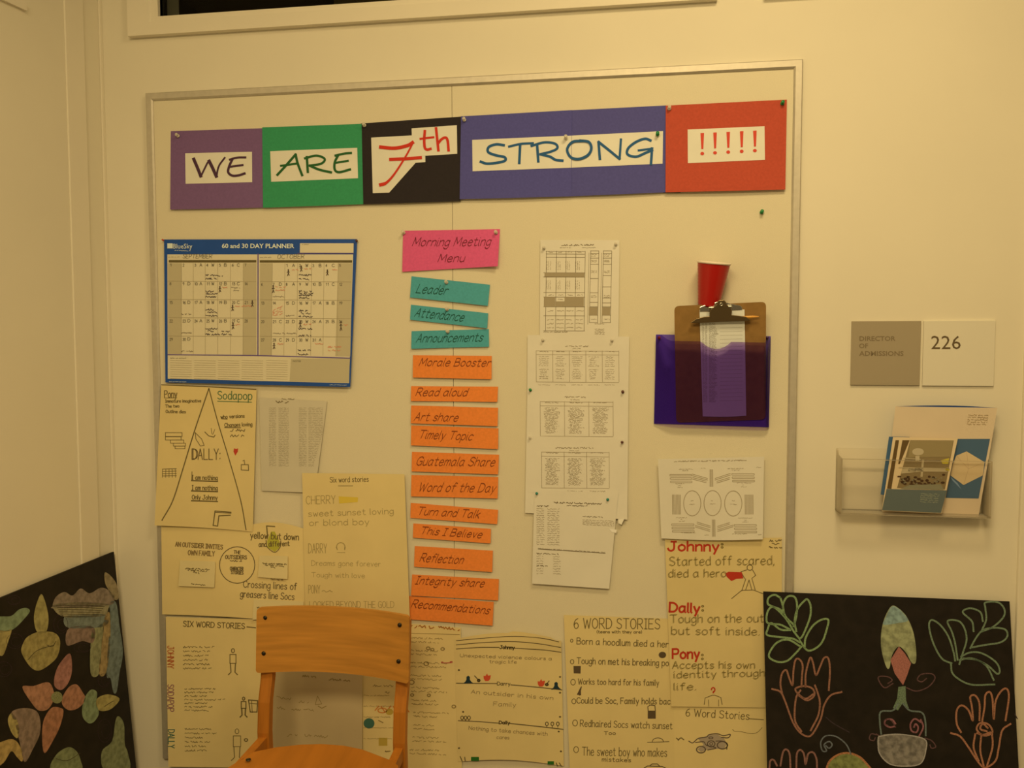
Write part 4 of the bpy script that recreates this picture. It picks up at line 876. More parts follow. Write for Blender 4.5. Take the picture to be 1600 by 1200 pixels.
# spring coil and hanging eye
def tube(name, a, b, r, m, parent, n=14):
    a, b = Vector(a), Vector(b); d = (b-a); qz = d.to_track_quat('Z', 'Y').to_matrix()
    vs, fs = lathe([(.0001, 0), (r*.92, 0), (r, d.length*.04), (r, d.length*.96), (r*.92, d.length), (.0001, d.length)], n)
    return mesh_obj(name, [a+qz @ v for v in vs], fs, m, parent, True)
g = lambda x, y, l: Sk(l).P(ZC[0]+x/ZC[2], ZC[1]+y/ZC[2])
tube('spring', g(400, 738, .012), g(720, 722, .012), .0035, CHR, cb)
e = g(574, 690, .020); vs, fs = [], []
for a in range(18):
    for b_ in range(8):
        A_, B_ = 2*math.pi*a/18, 2*math.pi*b_/8; rr = .0032+.0011*math.cos(B_); vs.append(e+Vector((rr*math.cos(A_), -.0011*math.sin(B_), rr*math.sin(A_)))); fs.append((a*8+b_, a*8+(b_+1) % 8, ((a+1) % 18)*8+(b_+1) % 8, ((a+1) % 18)*8+b_))
mesh_obj('hanging_eye', vs, fs, CHR, cb, True)
# narrow list under the clip
Sl = Surf(q(Z11, (372, 378), (653, 374), (664, 1038), (392, 1042)), B+.0578, lambda u, v: -.0478*v+.0012*math.sin(3*u), bot=lambda u: 1.2*math.sin(math.pi*u))
ol = tag(sheet('printed_list', Sl, paper(A(212, 190, 146)), 10, 16), 'long narrow white printed list held under the clipboard clip', 'paper')
k = Ink(Sl, Z11)
for n in range(62):
    y = 465+n*8.; k.scrawl((388+n*.1, y), (400+n*.1, y), 4, .5); k.scrawl((408, y), (420, y), 4, .5); k.scrawl((432, y), (466+random.random()*18, y), 4, .55)
    if n % 3 == 0: k.line([(500, y), (640, y-3)], .3)
k.line([(460, 527), (488, 527)], 1.1); k.done('typed_text', inkm(A(150, 130, 90)), ol)
# pencil, its tip past the clip
pa, pb = g(1100, 852, .010), g(560, 880, .010); ax = (pb-pa).normalized()
pe = empty('pencil', pb, 'wooden pencil tip poking out to the right of the clipboard clip', 'pencil')
qz = ax.to_track_quat('Z', 'Y').to_matrix(); L_ = (pb-pa).length
def seg(name, prof, m, n=6):
    vs, fs = lathe(prof, n); return mesh_obj(name, [pa+qz @ v for v in vs], fs, m, pe)
seg('lead', [(.0001, 0), (.0008, .004)], mat('graphite', (.25, .12, .04), .4), 10); seg('sharpened_wood', [(.0008, .004), (.0034, .021)], mat('pencil_wood', (.80, .42, .10), .6), 12)
seg('shaft', [(.0034, .021), (.0036, .022), (.0036, L_), (.0001, L_)], mat('pencil_paint', (.72, .36, .04), .35))
pushpin(1030, 527.5, 'red', 'red pushpin in the top left corner of the purple pocket', .016, k=.8)
pushpin(1199, 527.5, 'purple', 'dark purple pushpin in the top right corner of the purple pocket', .016, k=.8)
# cup
ra, rb = at_y(1089.2, 407.6, -.060), at_y(1142.3, 412.6, -.060); rc = (ra+rb)/2; rr = (rb-ra).length/2
axis = (at_y(1107, 478, -.046)-rc).normalized(); H = .112; r2 = rr*.62
prof = [(r2*.05, H-.004), (r2*.9, H-.004), (r2*.92, H), (r2, H)]+[(rr*.955-(rr*.955-r2)*t, H*t+0.003) if i_ % 2 else (rr*.955-(rr*.955-r2)*t+.0005, H*t+.003) for i_, t in enumerate([1-j/26 for j in range(27)])]
cupz = axis.to_track_quat('Z', 'Y').to_matrix()
vs, fs = lathe(prof, 40)
cp = empty('plastic_cup', rc+axis*H, 'red plastic cup with white rim mounted on the board behind the clipboard', 'cup')
RP = mat('red_plastic', (.42, .008, .006), .3, spec=.5)
mesh_obj('cup_body', [rc+cupz @ v for v in vs], fs, RP, cp, True)
vs, fs = lathe([(rr*.955, .004), (rr*.995, .0035), (rr*1.01, .001), (rr*.995, -.0015), (rr*.955, -.001), (rr*.93, .002)], 40)
WPl = mat('white_plastic', (.82, .74, .66), .35)
mesh_obj('rim', [rc+cupz @ v for v in vs], fs, WPl, cp, True)
vs, fs = lathe([(rr*.93, .002), (r2*.9, H-.005), (.0001, H-.005)], 40); mesh_obj('inner_lining', [rc+cupz @ v for v in vs], fs, WPl, cp, True)

# ------------------------------------------------------------------ signs
Z13 = (1270, 480, 1131/330)
def plate(name, pts, m, lab, thick=.006):
    P = [at_y(x, y, -thick) for x, y in q(Z13, *pts)]
    x0 = (P[0].x+P[3].x)/2; x1 = (P[1].x+P[2].x)/2; z1 = (P[0].z+P[1].z)/2; z0 = (P[2].z+P[3].z)/2
    return tag(box(name, (x0, -thick, z0), (x1, -.0003, z1), m, bevel=.0008), lab, 'sign')
g1 = plate('room_sign', [(207, 74), (580, 75), (573, 417), (205, 418)], mat('grey_acrylic', A(150, 122, 76), .4), 'square grey door sign reading DIRECTOR OF ADMISSIONS')
g2 = plate('room_sign', [(593, 72), (980, 72), (968, 423), (590, 420)], mat('cream_acrylic', A(205, 176, 120), .4), 'square cream door sign with the number 226')
SP = Surf(q(Z13, (200, 70), (985, 70), (985, 425), (200, 425)), .006)
k = Ink(SP, Z13)
k.bold = .018; k.print('DIRECTOR', (250, 180), (443, 180), 25); k.print('OF', (248, 219), (296, 219), 25); k.print('ADMISSIONS', (248, 260), (486, 260), 25); k.done('lettering', inkm(A(118, 92, 52)), g1)
k = Ink(SP, Z13); k.print('226', (634, 224), (792, 224), 71); k.done('lettering', inkm(A(92, 68, 34)), g2)

# ------------------------------------------------------------------ acrylic holder and brochures
Z23 = (1290, 620, 1600/300)
ACR = see_through('clear_acrylic', (.993, .988, .98), (.85, .84, .8), .0, .08, 1.12)
ACE = see_through('acrylic_edge', (.96, .94, .90), (.85, .82, .74), .05, .15, 1.25)
HX0 = at_y(1306, 750, -.004).x; HX1 = at_y(1540, 750, -.02).x; HZ0 = at_y(1314, 800, -.03).z; HZB = at_y(1306, 700, -.004).z; HZF = at_y(1324, 716, -.05).z
hd = empty('brochure_holder', ((HX0+HX1)/2, 0, HZ0), 'clear acrylic literature holder on the wall below the door signs', 'holder')
box('back_plate', (HX0, -.004, HZ0), (HX1, -.001, HZB), ACR, hd, .0005)
HY = -.058
box('front_plate', (HX0+.004, HY, HZ0), (HX1-.004, HY+.003, HZF), ACR, hd, .0005)
box('bottom_plate', (HX0, HY+.003, HZ0), (HX1, -.004, HZ0+.004), ACE, hd, .0005)
for x in (HX0, HX1-.003): 
    m_ = mesh_obj('side_plate', [(x, -.004, HZ0), (x, HY, HZ0), (x, HY, HZF), (x, -.02, HZF+.004), (x, -.004, HZB), (x+.003, -.004, HZ0), (x+.003, HY, HZ0), (x+.003, HY, HZF), (x+.003, -.02, HZF+.004), (x+.003, -.004, HZB)],
             [(0, 1, 2, 3, 4), (9, 8, 7, 6, 5), (0, 5, 6, 1), (1, 6, 7, 2), (2, 7, 8, 3), (3, 8, 9, 4), (4, 9, 5, 0)], ACE, hd)
box('front_lip', (HX0+.004, HY-.001, HZF-.003), (HX1-.004, HY+.004, HZF), ACE, hd, .001)
box('front_lip', (HX0+.004, HY-.001, HZ0), (HX1-.004, HY+.004, HZ0+.003), ACE, hd, .001)
BE = paper(A(206, 168, 110)); BB = (A(72, 92, 98))
BLU = mat('blue_print', A(70, 86, 84), .5)
# large folder: back cover, front cover
fq = q(Z23, (583, 80), (1432, 92), (1272, 1012), (470, 985))
Sbk = Surf(q(Z23, (590, 80), (1428, 92), (1275, 1000), (475, 980)), .012, lambda u, v: .016*(1-v)+.012*(1-v), top=lambda u: -2.6*math.sin(math.pi*u))
Sfr = Surf(fq, .026, lambda u, v: .022*(1-v))
bf = tag(sheet('folder', Sfr, BE, 12, 12), 'large beige folder with blue band standing in the acrylic holder', 'folder')
sheet('back_cover', Sbk, mat('blue_card', A(48, 68, 90), .5), 12, 6, parent=bf)
k = Ink(Sfr, Z23, .0006); k.quad([(1100, 350), (1370, 350), (1275, 848), (1000, 842)], 6, 6); k.done('blue_band', BLU, bf)
k = Ink(Sfr, Z23, .001); k.poly([(1175, 455), (1325, 545), (1310, 655), (1150, 735), (1040, 655), (1060, 560), (1090, 490)]); k.done('folded_paper_motif', paper(A(200, 160, 96)), bf)
k = Ink(Sfr, Z23, .0012); k.line([(1175, 455), (1190, 600), (1150, 735)], .5); k.line([(1090, 490), (1190, 600), (1325, 545)], .5); k.done('fold_line', inkm(A(178, 136, 80)), bf)
k = Ink(Sfr, Z23, .0008); k.poly([(1040, 665), (1100, 720), (1130, 770), (1060, 700)]); k.done('folded_paper_shade', inkm(A(120, 128, 120)), bf)
k = Ink(Sfr, Z23, .0008)
for n in range(5): k.scrawl((1190-n*3, 158+n*19), (1360-n*4, 160+n*19), 12, .7)
k.done('lettering', inkm(A(158, 122, 66)), bf)
# blue leaflet edge and photo leaflet
Sl2 = Surf(q(Z23, (528, 332), (700, 335), (640, 830), (458, 815)), .0505, lambda u, v: 0)
lf = tag(sheet('leaflet', Sl2, mat('blue_card2', A(62, 82, 84), .5), 4, 4), 'blue leaflet edge showing left of the photo leaflet', 'leaflet')
Sph = Surf(q(Z23, (562, 335), (1102, 347), (965, 972), (468, 948)), .0525, lambda u, v: .001)
ph = tag(sheet('leaflet', Sph, paper(A(208, 168, 104)), 8, 8), 'photo leaflet with picture of a dining hall, front of the acrylic holder', 'leaflet')
k = Ink(Sph, Z23, .0005); k.quad([(705, 362), (1068, 364), (995, 772), (595, 760)], 8, 8); k.done('printed_photo', inkm(A(126, 98, 52)), ph)
k = Ink(Sph, Z23, .0005); k.quad([(583, 362), (612, 362), (548, 768), (512, 765)], 2, 6); k.quad([(640, 362), (700, 362), (618, 560), (605, 560)], 2, 4); k.done('printed_photo', inkm(A(92, 64, 26)), ph)
k = Ink(Sph, Z23, .0005); k.quad([(508, 768), (1010, 780), (962, 968), (470, 945)], 8, 4); k.done('blue_band', inkm(A(92, 92, 70)), ph)
k = Ink(Sph, Z23, .0009); k.ell(770, 458, 48, 30, fill=True); k.rect(748, 492, 782, 535, 2, 2); k.quad([(640, 600), (820, 590), (810, 622), (630, 640)]); k.line([(812, 530), (800, 660)], 3.4); k.quad([(690, 598), (1020, 600), (1015, 625), (688, 622)]); k.line([(612, 590), (1030, 600)], 1.6); k.line([(650, 510), (790, 520)], 1.2); k.done('photo_highlights', inkm(A(172, 142, 88)), ph)
k = Ink(Sph, Z23, .0009); k.quad([(705, 364), (1064, 366), (1040, 500), (690, 505)], 5, 3); k.done('photo_ceiling', inkm(A(140, 112, 60)), ph)
k = Ink(Sph, Z23, .0011); k.ell(770, 458, 48, 30, fill=True); k.rect(750, 492, 782, 535, 2, 2); k.done('photo_highlights', inkm(A(176, 146, 92)), ph)
k = Ink(Sph, Z23, .0013)
for n in range(34):
    x = random.uniform(612, 985); y = 668+random.uniform(-14, 70)*(1 if x > 640 else .6)-(x-800)*.02
    k.ell(x, y, random.uniform(8, 20), random.uniform(6, 12), fill=True)
k.done('photo_seated_diners', inkm(A(70, 42, 18)), ph)
k = Ink(Sph, Z23, .0015); k.quad([(625, 765), (700, 735), (960, 728), (985, 775)], 4, 2)
for n in range(14): x = random.uniform(640, 980); k.ell(x, 690+random.uniform(-20, 40), 7, 5, fill=True)
k.done('photo_tables', inkm(A(128, 112, 70)), ph)
k = Ink(Sph, Z23, .0009)
for n in range(5): k.scrawl((795-n*2, 812+n*17), (948-n*3, 818+n*17), 11, .7)
k.done('lettering', inkm(A(150, 138, 92)), ph)
k = Ink(Sph, Z23, .0009); k.poly([(960, 530), (1030, 510), (1022, 560), (975, 560)]); k.ell(1015, 605, 18, 14, fill=True); k.done('photo_highlights', inkm(A(182, 150, 40)), ph)
# ------------------------------------------------------------------ black chalk pictures
Z14 = (1180, 900, 1600/420); Z15 = (0, 850, 891/260)
def blackm(): return mat('black_board', (.012, .009, .007), .65, noise=.35, scale=30)
def chalk(c, n=.35, sc=420):
    g_ = sum(c)/3; c = tuple((x*.70+g_*.30)*.85 for x in c)
    return mat('chalk', c, .95, noise=n, scale=sc, contrast=(.35, .62))
p0 = at_y(1385, 930, -.022); slope = .11; nrm = Vector((0, -1, slope)).normalized()
R_ = Plane(p0, nrm)
def slab(name, pl_, corners, thick, m, lab):
    top = [pl_.P(x, y) for x, y in corners]; bot = [pl_.P(x, y, -thick) for x, y in corners]
    o = mesh_obj(name, top+bot, [(0, 1, 2, 3), (7, 6, 5, 4)]+[(i, 4+i, 4+(i+1) % 4, (i+1) % 4) for i in range(4)], m); return tag(o, lab, 'picture')
pr = slab('chalk_picture', R_, [(1192.5, 924), (1577.5, 939.5), (1603, 1400), (1203, 1400)], .006, blackm(), 'black chalk picture of outlined leaves and hands at lower right, leaning on the wall')
def cink(z, L, w, col, par, name='chalk_line', P_=R_, sm=True):
    k = Ink(P_, z, .0006)
    for l in L: k.line(l, w, sm)
    return k.done(name, chalk(col, .3), par)
g1_, g2_ = A(120, 138, 66), A(104, 118, 70)
cink(Z14, [[(150, 130), (115, 112), (80, 130), (75, 165), (100, 180), (150, 200), (170, 230), (165, 180), (150, 130)], [(230, 290), (180, 240), (165, 175), (190, 125), (230, 122), (248, 160), (245, 240), (228, 300)],
           [(245, 330), (235, 270), (250, 200), (290, 150), (312, 140), (330, 180), (325, 250), (285, 350), (270, 370)], [(265, 375), (230, 330), (180, 250), (110, 185), (75, 210), (68, 270), (95, 285), (150, 290), (210, 320)],
           [(210, 322), (150, 318), (95, 280), (75, 315), (70, 350), (130, 362), (220, 372), (265, 395)], [(270, 420), (200, 380), (140, 390), (100, 430), (82, 480), (130, 510), (190, 505), (240, 460), (275, 420)],
           [(295, 430), (300, 370), (340, 300), (390, 262), (435, 260), (425, 320), (400, 390), (360, 430), (310, 442), (265, 385)]], 3.0, g1_, pr, 'chalk_leaf')
cink(Z14, [[(1170, 520), (1110, 490), (1060, 400), (1035, 300), (1050, 262), (1100, 290), (1150, 360), (1180, 450), (1190, 505)], [(1205, 500), (1190, 400), (1170, 330), (1145, 268), (1210, 268), (1245, 310), (1258, 380), (1235, 460), (1215, 525)],
           [(1300, 330), (1290, 270), (1235, 215), (1280, 192), (1340, 215), (1355, 270)], [(1350, 320), (1375, 260), (1370, 190), (1370, 158), (1440, 155), (1480, 190), (1480, 240), (1420, 300), (1350, 330)],
           [(1280, 430), (1320, 360), (1360, 320), (1430, 308), (1490, 320), (1500, 360), (1460, 395), (1370, 410), (1290, 425)], [(1225, 480), (1280, 455), (1350, 460), (1430, 510), (1455, 560), (1440, 582), (1380, 530), (1290, 490), (1215, 500)],
           [(1240, 490), (1320, 500), (1380, 540), (1420, 620)], [(1165, 525), (1175, 580), (1230, 625), (1300, 648), (1425, 645)]], 2.7, g2_, pr, 'chalk_leaf')
o1, o2 = A(150, 84, 48), A(168, 92, 46)
cink(Z14, [[(160, 700), (150, 640), (160, 580), (185, 560), (200, 600), (222, 650), (228, 560), (240, 500), (262, 495), (282, 530), (278, 600), (275, 660)], [(300, 660), (300, 590), (315, 520), (330, 485), (345, 520), (362, 590), (390, 530), (410, 488), (435, 490), (445, 560), (438, 680)],
           [(100, 672), (150, 690), (180, 750), (220, 860), (260, 925), (310, 955), (345, 935), (390, 850), (410, 770), (450, 710), (515, 690)], [(270, 680), (245, 720), (235, 800), (240, 870), (275, 925)], [(355, 650), (370, 690), (385, 750), (375, 830), (330, 920)],
           [(350, 700), (300, 730), (255, 700), (240, 670), (290, 655), (340, 670), (352, 710), (310, 740), (260, 712)]], 2.8, o1, pr, 'chalk_hand')
cink(Z14, [[(1225, 930), (1200, 880), (1200, 800), (1230, 770), (1270, 800), (1295, 860), (1290, 780), (1280, 720), (1310, 712), (1335, 760), (1335, 860)], [(1350, 870), (1365, 780), (1370, 710), (1395, 690), (1412, 730), (1420, 850), (1430, 750), (1460, 690), (1495, 670), (1510, 720), (1490, 860)],
           [(1165, 935), (1220, 955), (1270, 1020), (1330, 1110), (1370, 1140), (1430, 1100), (1450, 1020), (1470, 920), (1520, 880)], [(1310, 940), (1300, 1020), (1330, 1100)], [(1345, 950), (1340, 1040), (1360, 1130)], [(1410, 940), (1412, 1020), (1380, 1130)],
           [(1400, 930), (1350, 945), (1318, 910), (1340, 875), (1390, 885), (1412, 930), (1370, 950), (1320, 935)], [(1385, 905), (1355, 880), (1340, 910), (1380, 925)]], 2.9, o2, pr, 'chalk_hand')
cink(Z14, [[(85, 1140), (90, 1100), (110, 1095), (130, 1130)], [(150, 1130), (165, 1050), (185, 1032), (205, 1060), (210, 1143)], [(245, 1143), (248, 1060), (268, 1035), (290, 1060), (300, 1120), (315, 1060), (345, 1050), (365, 1090), (368, 1143)]], 2.8, A(140, 80, 56), pr, 'chalk_hand')
cink(Z14, [[(820, 640), (770, 665), (735, 620), (740, 598), (790, 600), (815, 620), (790, 640)], [(900, 665), (960, 685), (1030, 660), (1070, 610), (1050, 582), (990, 585), (965, 615), (990, 630), (1020, 610)],
           [(835, 900), (810, 860), (775, 855), (768, 880), (790, 890)], [(720, 945), (690, 940), (680, 970), (705, 980), (715, 962)], [(1010, 965), (1050, 980), (1075, 1015), (1050, 1025), (1040, 1005)], [(735, 950), (720, 940)]], 1.8, A(96, 54, 44), pr, 'chalk_swirl')
cink(Z14, [[(830, 895), (800, 900), (770, 880), (780, 855), (815, 855), (835, 880)], [(985, 870), (950, 850), (925, 880), (930, 920), (960, 930), (970, 900), (955, 880), (945, 900)], [(985, 855), (1000, 900), (975, 955)]], 2.6, A(140, 68, 62), pr, 'chalk_swirl')
cink(Z14, [[(750, 940), (742, 870), (748, 808), (820, 800), (850, 760)], [(880, 760), (920, 800), (990, 812), (1012, 860), (1015, 950)]], 2.6, A(92, 100, 76), pr, 'chalk_vase')
cink(Z14, [[(420, 1010), (440, 1025), (458, 1005), (440, 985), (410, 1005), (425, 1040), (400, 1040), (390, 990), (420, 952), (480, 955), (540, 1000), (570, 1060)]], 2.1, A(92, 92, 80), pr, 'chalk_swirl')
k = Ink(R_, Z14, .0005); k.poly([(810, 180), (770, 250), (750, 340), (752, 440), (780, 540), (800, 545), (815, 470), (855, 420), (900, 460), (930, 515), (955, 515), (958, 440), (940, 330), (900, 240), (850, 190)], True); k.done('chalk_petal', chalk(A(146, 138, 74), .3, 60), pr)
k = Ink(R_, Z14, .0007); k.poly([(812, 182), (775, 250), (765, 290), (850, 280), (910, 265), (880, 220), (850, 192)], True); k.done('chalk_petal', chalk(A(120, 142, 112), .25, 80), pr)
k = Ink(R_, Z14, .0009); k.poly([(855, 420), (805, 500), (830, 580), (880, 650), (905, 590), (928, 520), (890, 460)]); k.done('chalk_petal', chalk(A(172, 84, 58), .2), pr)
k = Ink(R_, Z14, .0005); k.poly([(852, 660), (895, 655), (898, 740), (915, 790), (875, 760), (850, 800), (820, 785), (845, 730)]); k.done('chalk_stem', chalk(A(98, 112, 66), .3), pr)
k = Ink(R_, Z14, .0005); k.poly([(735, 955), (850, 942), (1005, 970), (1010, 1050), (990, 1115), (900, 1130), (800, 1115), (740, 1050)], True); k.done('chalk_pot', chalk(A(122, 104, 76), .35, 70), pr)
k = Ink(R_, Z14, .0009); k.line([(735, 955), (850, 942), (1005, 970), (1015, 1040), (985, 1115), (900, 1132), (800, 1118), (738, 1050), (733, 960)], 1.8, True); k.done('chalk_line', chalk(A(160, 140, 110), .2), pr)
k = Ink(R_, Z14, .0005); k.poly([(420, 1160), (445, 1100), (500, 1062), (560, 1058), (620, 1080), (680, 1140), (700, 1250), (420, 1250)]); k.done('chalk_flower', chalk(A(122, 118, 40), .3, 80), pr)
cink(Z14, [[(418, 1165), (445, 1100), (500, 1062), (560, 1055), (625, 1080), (685, 1143)]], 3.2, A(176, 96, 34), pr)
cink(Z14, [[(1545, 820), (1560, 850)], [(420, 840), (470, 880), (560, 930)]], 1.6, A(60, 40, 34), pr)
# left picture leaning on the left wall
pt = at_x(178, 862, XL+.014); lean = at_y(213, 1200, pt.y).x-pt.x; drop = pt.z-at_y(213, 1200, pt.y).z
Lp = Plane(pt, Vector((drop, 0, lean)))
dn = Vector((lean, 0, -drop)).normalized()
c0 = pt; c1 = pt+Vector((0, -.62, 0)); H2 = .80
nL = Vector((drop, 0, lean)).normalized()
vs = [c0, c1, c1+dn*H2, c0+dn*H2]; vs += [v-nL*.006 for v in vs]
plft = tag(mesh_obj('chalk_picture', vs, [(0, 3, 2, 1), (4, 5, 6, 7), (0, 1, 5, 4), (1, 2, 6, 5), (2, 3, 7, 6), (3, 0, 4, 7)], blackm()), 'black chalk picture of filled pastel flowers at lower left, leaning on the left wall', 'picture')
LF = [
 ('chalk_drapery', [(282, 330), (300, 283), (345, 257), (388, 276), (432, 238), (480, 264), (540, 234), (588, 252), (612, 290), (575, 330), (300, 345)], (136, 106, 70)),
 ('chalk_drapery', [(285, 345), (300, 322), (420, 312), (570, 320), (580, 345), (545, 388), (350, 392)], (150, 128, 72)),
 ('chalk_drapery', [(345, 390), (420, 380), (565, 378), (560, 440), (370, 450)], (112, 114, 84)),
 ('chalk_drapery', [(370, 450), (500, 445), (498, 528), (440, 520), (358, 542)], (138, 98, 66)),
 ('chalk_drapery', [(485, 690), (490, 480), (520, 445), (556, 430), (545, 540), (532, 692)], (140, 128, 66)),
 ('chalk_drapery', [(530, 690), (545, 520), (558, 400), (588, 370), (590, 520), (568, 688)], (160, 120, 52)),
 ('chalk_drapery', [(570, 690), (590, 400), (585, 320), (622, 315), (640, 440), (658, 580), (640, 690), (625, 790), (606, 792), (592, 720)], (104, 110, 84)),
 ('chalk_leaf', [(562, 152), (600, 178), (628, 225), (634, 290), (610, 296), (580, 245), (562, 205)], (146, 116, 62)),
 ('chalk_petal', [(220, 268), (190, 340), (182, 410), (200, 472), (246, 470), (260, 400), (245, 320)], (160, 134, 52)),
 ('chalk_flower', [(115, 580), (125, 530), (150, 495), (210, 470), (290, 475), (322, 520), (308, 600), (260, 650), (205, 678), (160, 655)], (158, 128, 46)),
 ('chalk_leaf', [(-30, 400), (0, 388), (60, 385), (100, 352), (140, 342), (160, 360), (130, 400), (80, 450), (30, 470), (-30, 470)], (118, 128, 72)),
 ('chalk_leaf', [(-30, 470), (30, 465), (62, 458), (45, 520), (20, 590), (0, 598), (-30, 590)], (160, 130, 48)),
 ('chalk_petal', [(120, 766), (180, 760), (258, 740), (288, 790), (285, 840), (255, 885), (210, 892), (172, 855)], (176, 104, 56)),
 ('chalk_petal', [(376, 588), (385, 680), (362, 750), (325, 782), (290, 755), (300, 680), (335, 620)], (168, 94, 66)),
 ('chalk_petal', [(335, 820), (370, 765), (410, 752), (440, 790), (458, 832), (420, 878), (370, 890), (335, 862)], (174, 100, 54)),
 ('chalk_petal', [(275, 878), (325, 878), (340, 900), (320, 980), (280, 1060), (240, 1120), (226, 1060), (232, 950)], (172, 96, 46)),
 ('chalk_petal', [(62, 900), (130, 878), (195, 895), (216, 950), (212, 1020), (180, 1090), (132, 1168), (105, 1060), (80, 960)], (140, 102, 66)),
 ('chalk_petal', [(42, 945), (62, 905), (92, 945), (103, 1000), (92, 1040), (62, 1010)], (172, 138, 50)),
 ('chalk_petal', [(-30, 1070), (0, 1062), (55, 1045), (92, 1060), (122, 1120), (118, 1165), (90, 1140), (60, 1110), (20, 1170), (-30, 1190)], (180, 132, 44)),
 ('chalk_leaf', [(440, 880), (455, 820), (488, 780), (520, 795), (515, 850), (530, 905), (505, 950), (475, 960), (445, 930)], (120, 128, 70)),
 ('chalk_leaf', [(518, 830), (575, 805), (640, 828), (600, 880), (550, 895), (520, 880)], (168, 138, 50)),
 ('chalk_leaf', [(275, 1210), (300, 1130), (365, 1088), (410, 1110), (432, 1160), (430, 1210)], (124, 122, 60)),
 ('chalk_leaf', [(545, 1112), (600, 1055), (618, 950), (635, 922), (664, 965), (668, 1070), (685, 1120), (690, 1210), (560, 1210)], (126, 122, 62)),
]
for n_, pts, c in LF:
    k = Ink(Lp, Z15, .0006); k.poly(pts, True); k.done(n_, chalk(A(*c), .22, 70), plft)
k = Ink(Lp, Z15, .0010); k.ell(305, 822, 30, 32, fill=True); k.done('chalk_flower_centre', chalk(A(132, 122, 56)), plft)
k = Ink(Lp, Z15, .0010)
for t in range(6): k.line([(300+t*6, 330+t*11), (420, 328+t*12), (560-t*8, 335+t*10)], .8, True)
k.lines([[(150, 620), (200, 570), (290, 540)], [(250, 540), (280, 550), (300, 520)], [(300, 1150), (360, 1160), (430, 1120)], [(560, 870), (590, 850), (610, 840)]], .9, True); k.done('chalk_crease', chalk(A(80, 62, 28)), plft)
k = Ink(Lp, Z15, .0006)
for cx, cy, rx, ry in ((325, 430, 38, 50), (20, 670, 42, 40), (560, 1000, 36, 62), (440, 555, 45, 25), (80, 520, 45, 40), (75, 300, 34, 25), (555, 730, 30, 35)): k.ell(cx, cy, rx, ry, .7); k.ell(cx+6, cy+4, rx*.6, ry*.6, .6, 20, 300)
k.done('chalk_swirl', chalk(A(62, 36, 32)), plft)

# ------------------------------------------------------------------ wooden chair
WOOD = mat('varnished_beech', A(172, 106, 30, 1.02), .42, noise=.16, scale=5, bump=.03, spec=.3, stretch=(1, 3, 14), contrast=(.3, .72))
WOODV = mat('varnished_beech_upright', A(168, 92, 18, 1.1), .5, noise=.14, scale=5, bump=.03, spec=.3, stretch=(14, 6, 1))
YB = -.205
tl, tr_ = at_y(401, 950, YB), at_y(639, 963, YB-.012); bl, br = at_y(399.5, 1052, YB-.022), at_y(638.5, 1069, YB-.034)
cx_ = (tl.x+tr_.x)/2
ch = empty('wooden_chair', (cx_, YB-.2, 0), 'light brown wooden chair with curved plywood back in front of the board', 'chair')
# curved back panel
vs, fs = [], []; nx_, nz_ = 28, 12; TK = .010
def back_pt(u, v, off):
    a = tl.lerp(tr_, u); b = bl.lerp(br, u); r = .10
    # rounded lower and upper corners
    p = a.lerp(b, v); bow = .038*(1-(2*u-1)**2)
    return p+Vector((0, bow+off, 0))
def corner(u, v):                                             # soften the corners in the panel's own plane
    cu = .022; cv = .055
    du = max(0, cu-min(u, 1-u))/cu; dv = max(0, cv-min(v, 1-v))/cv
    s_ = 0
    if du > 0 and dv > 0 and du*du+dv*dv > 1:
        k_ = 1/math.sqrt(du*du+dv*dv); du2, dv2 = du*k_, dv*k_
        u = (cu-du2*cu) if u < .5 else 1-(cu-du2*cu); v = (cv-dv2*cv) if v < .5 else 1-(cv-dv2*cv)
    return u, v
us = [0, .005, .012, .022]+[.022+.956*i/20 for i in range(1, 20)]+[.978, .988, .995, 1]
vv = [0, .013, .03, .055]+[.055+.89*i/6 for i in range(1, 6)]+[.945, .97, .987, 1]
for off in (0, TK):
    for v in vv:
        for u in us: vs.append(back_pt(*corner(u, v), off))
W_ = len(us); Hn = len(vv); N_ = W_*Hn
for j in range(Hn-1):
    for i_ in range(W_-1):
        a = j*W_+i_; fs.append((a, a+W_, a+W_+1, a+1)); a += N_; fs.append((a, a+1, a+W_+1, a+W_))
ring = [i_ for i_ in range(W_)]+[j*W_+W_-1 for j in range(1, Hn)]+[(Hn-1)*W_+i_ for i_ in range(W_-2, -1, -1)]+[j*W_ for j in range(Hn-2, 0, -1)]
fs += rim_faces(vs, ring, N_)
o = mesh_obj('backrest', vs, fs, WOOD, ch)
for p in o.data.polygons[:(W_-1)*(Hn-1)*2]: p.use_smooth = True
SCW = mat('dark_screw', (.05, .045, .035), .35, metal=.8)
for x, y in ((195, 158), (185, 405), (1130, 208), (1122, 460)):
    px, py = 370+x/4.443, 930+y/4.443; u = (px-400)/238; v = .18 if y < 300 else .75
    p = at_y(px, py, YB-.012*u-.022*v+.038*(1-(2*u-1)**2)-.0008)
    vs, fs = lathe([(.0001, .0022), (.0032, .0019), (.0058, .0004), (.006, -.001)], 16)
    so = mesh_obj('screw', [p+Matrix.Rotation(math.pi/2, 3, 'X') @ v_ for v_ in vs], fs, SCW, ch, True)
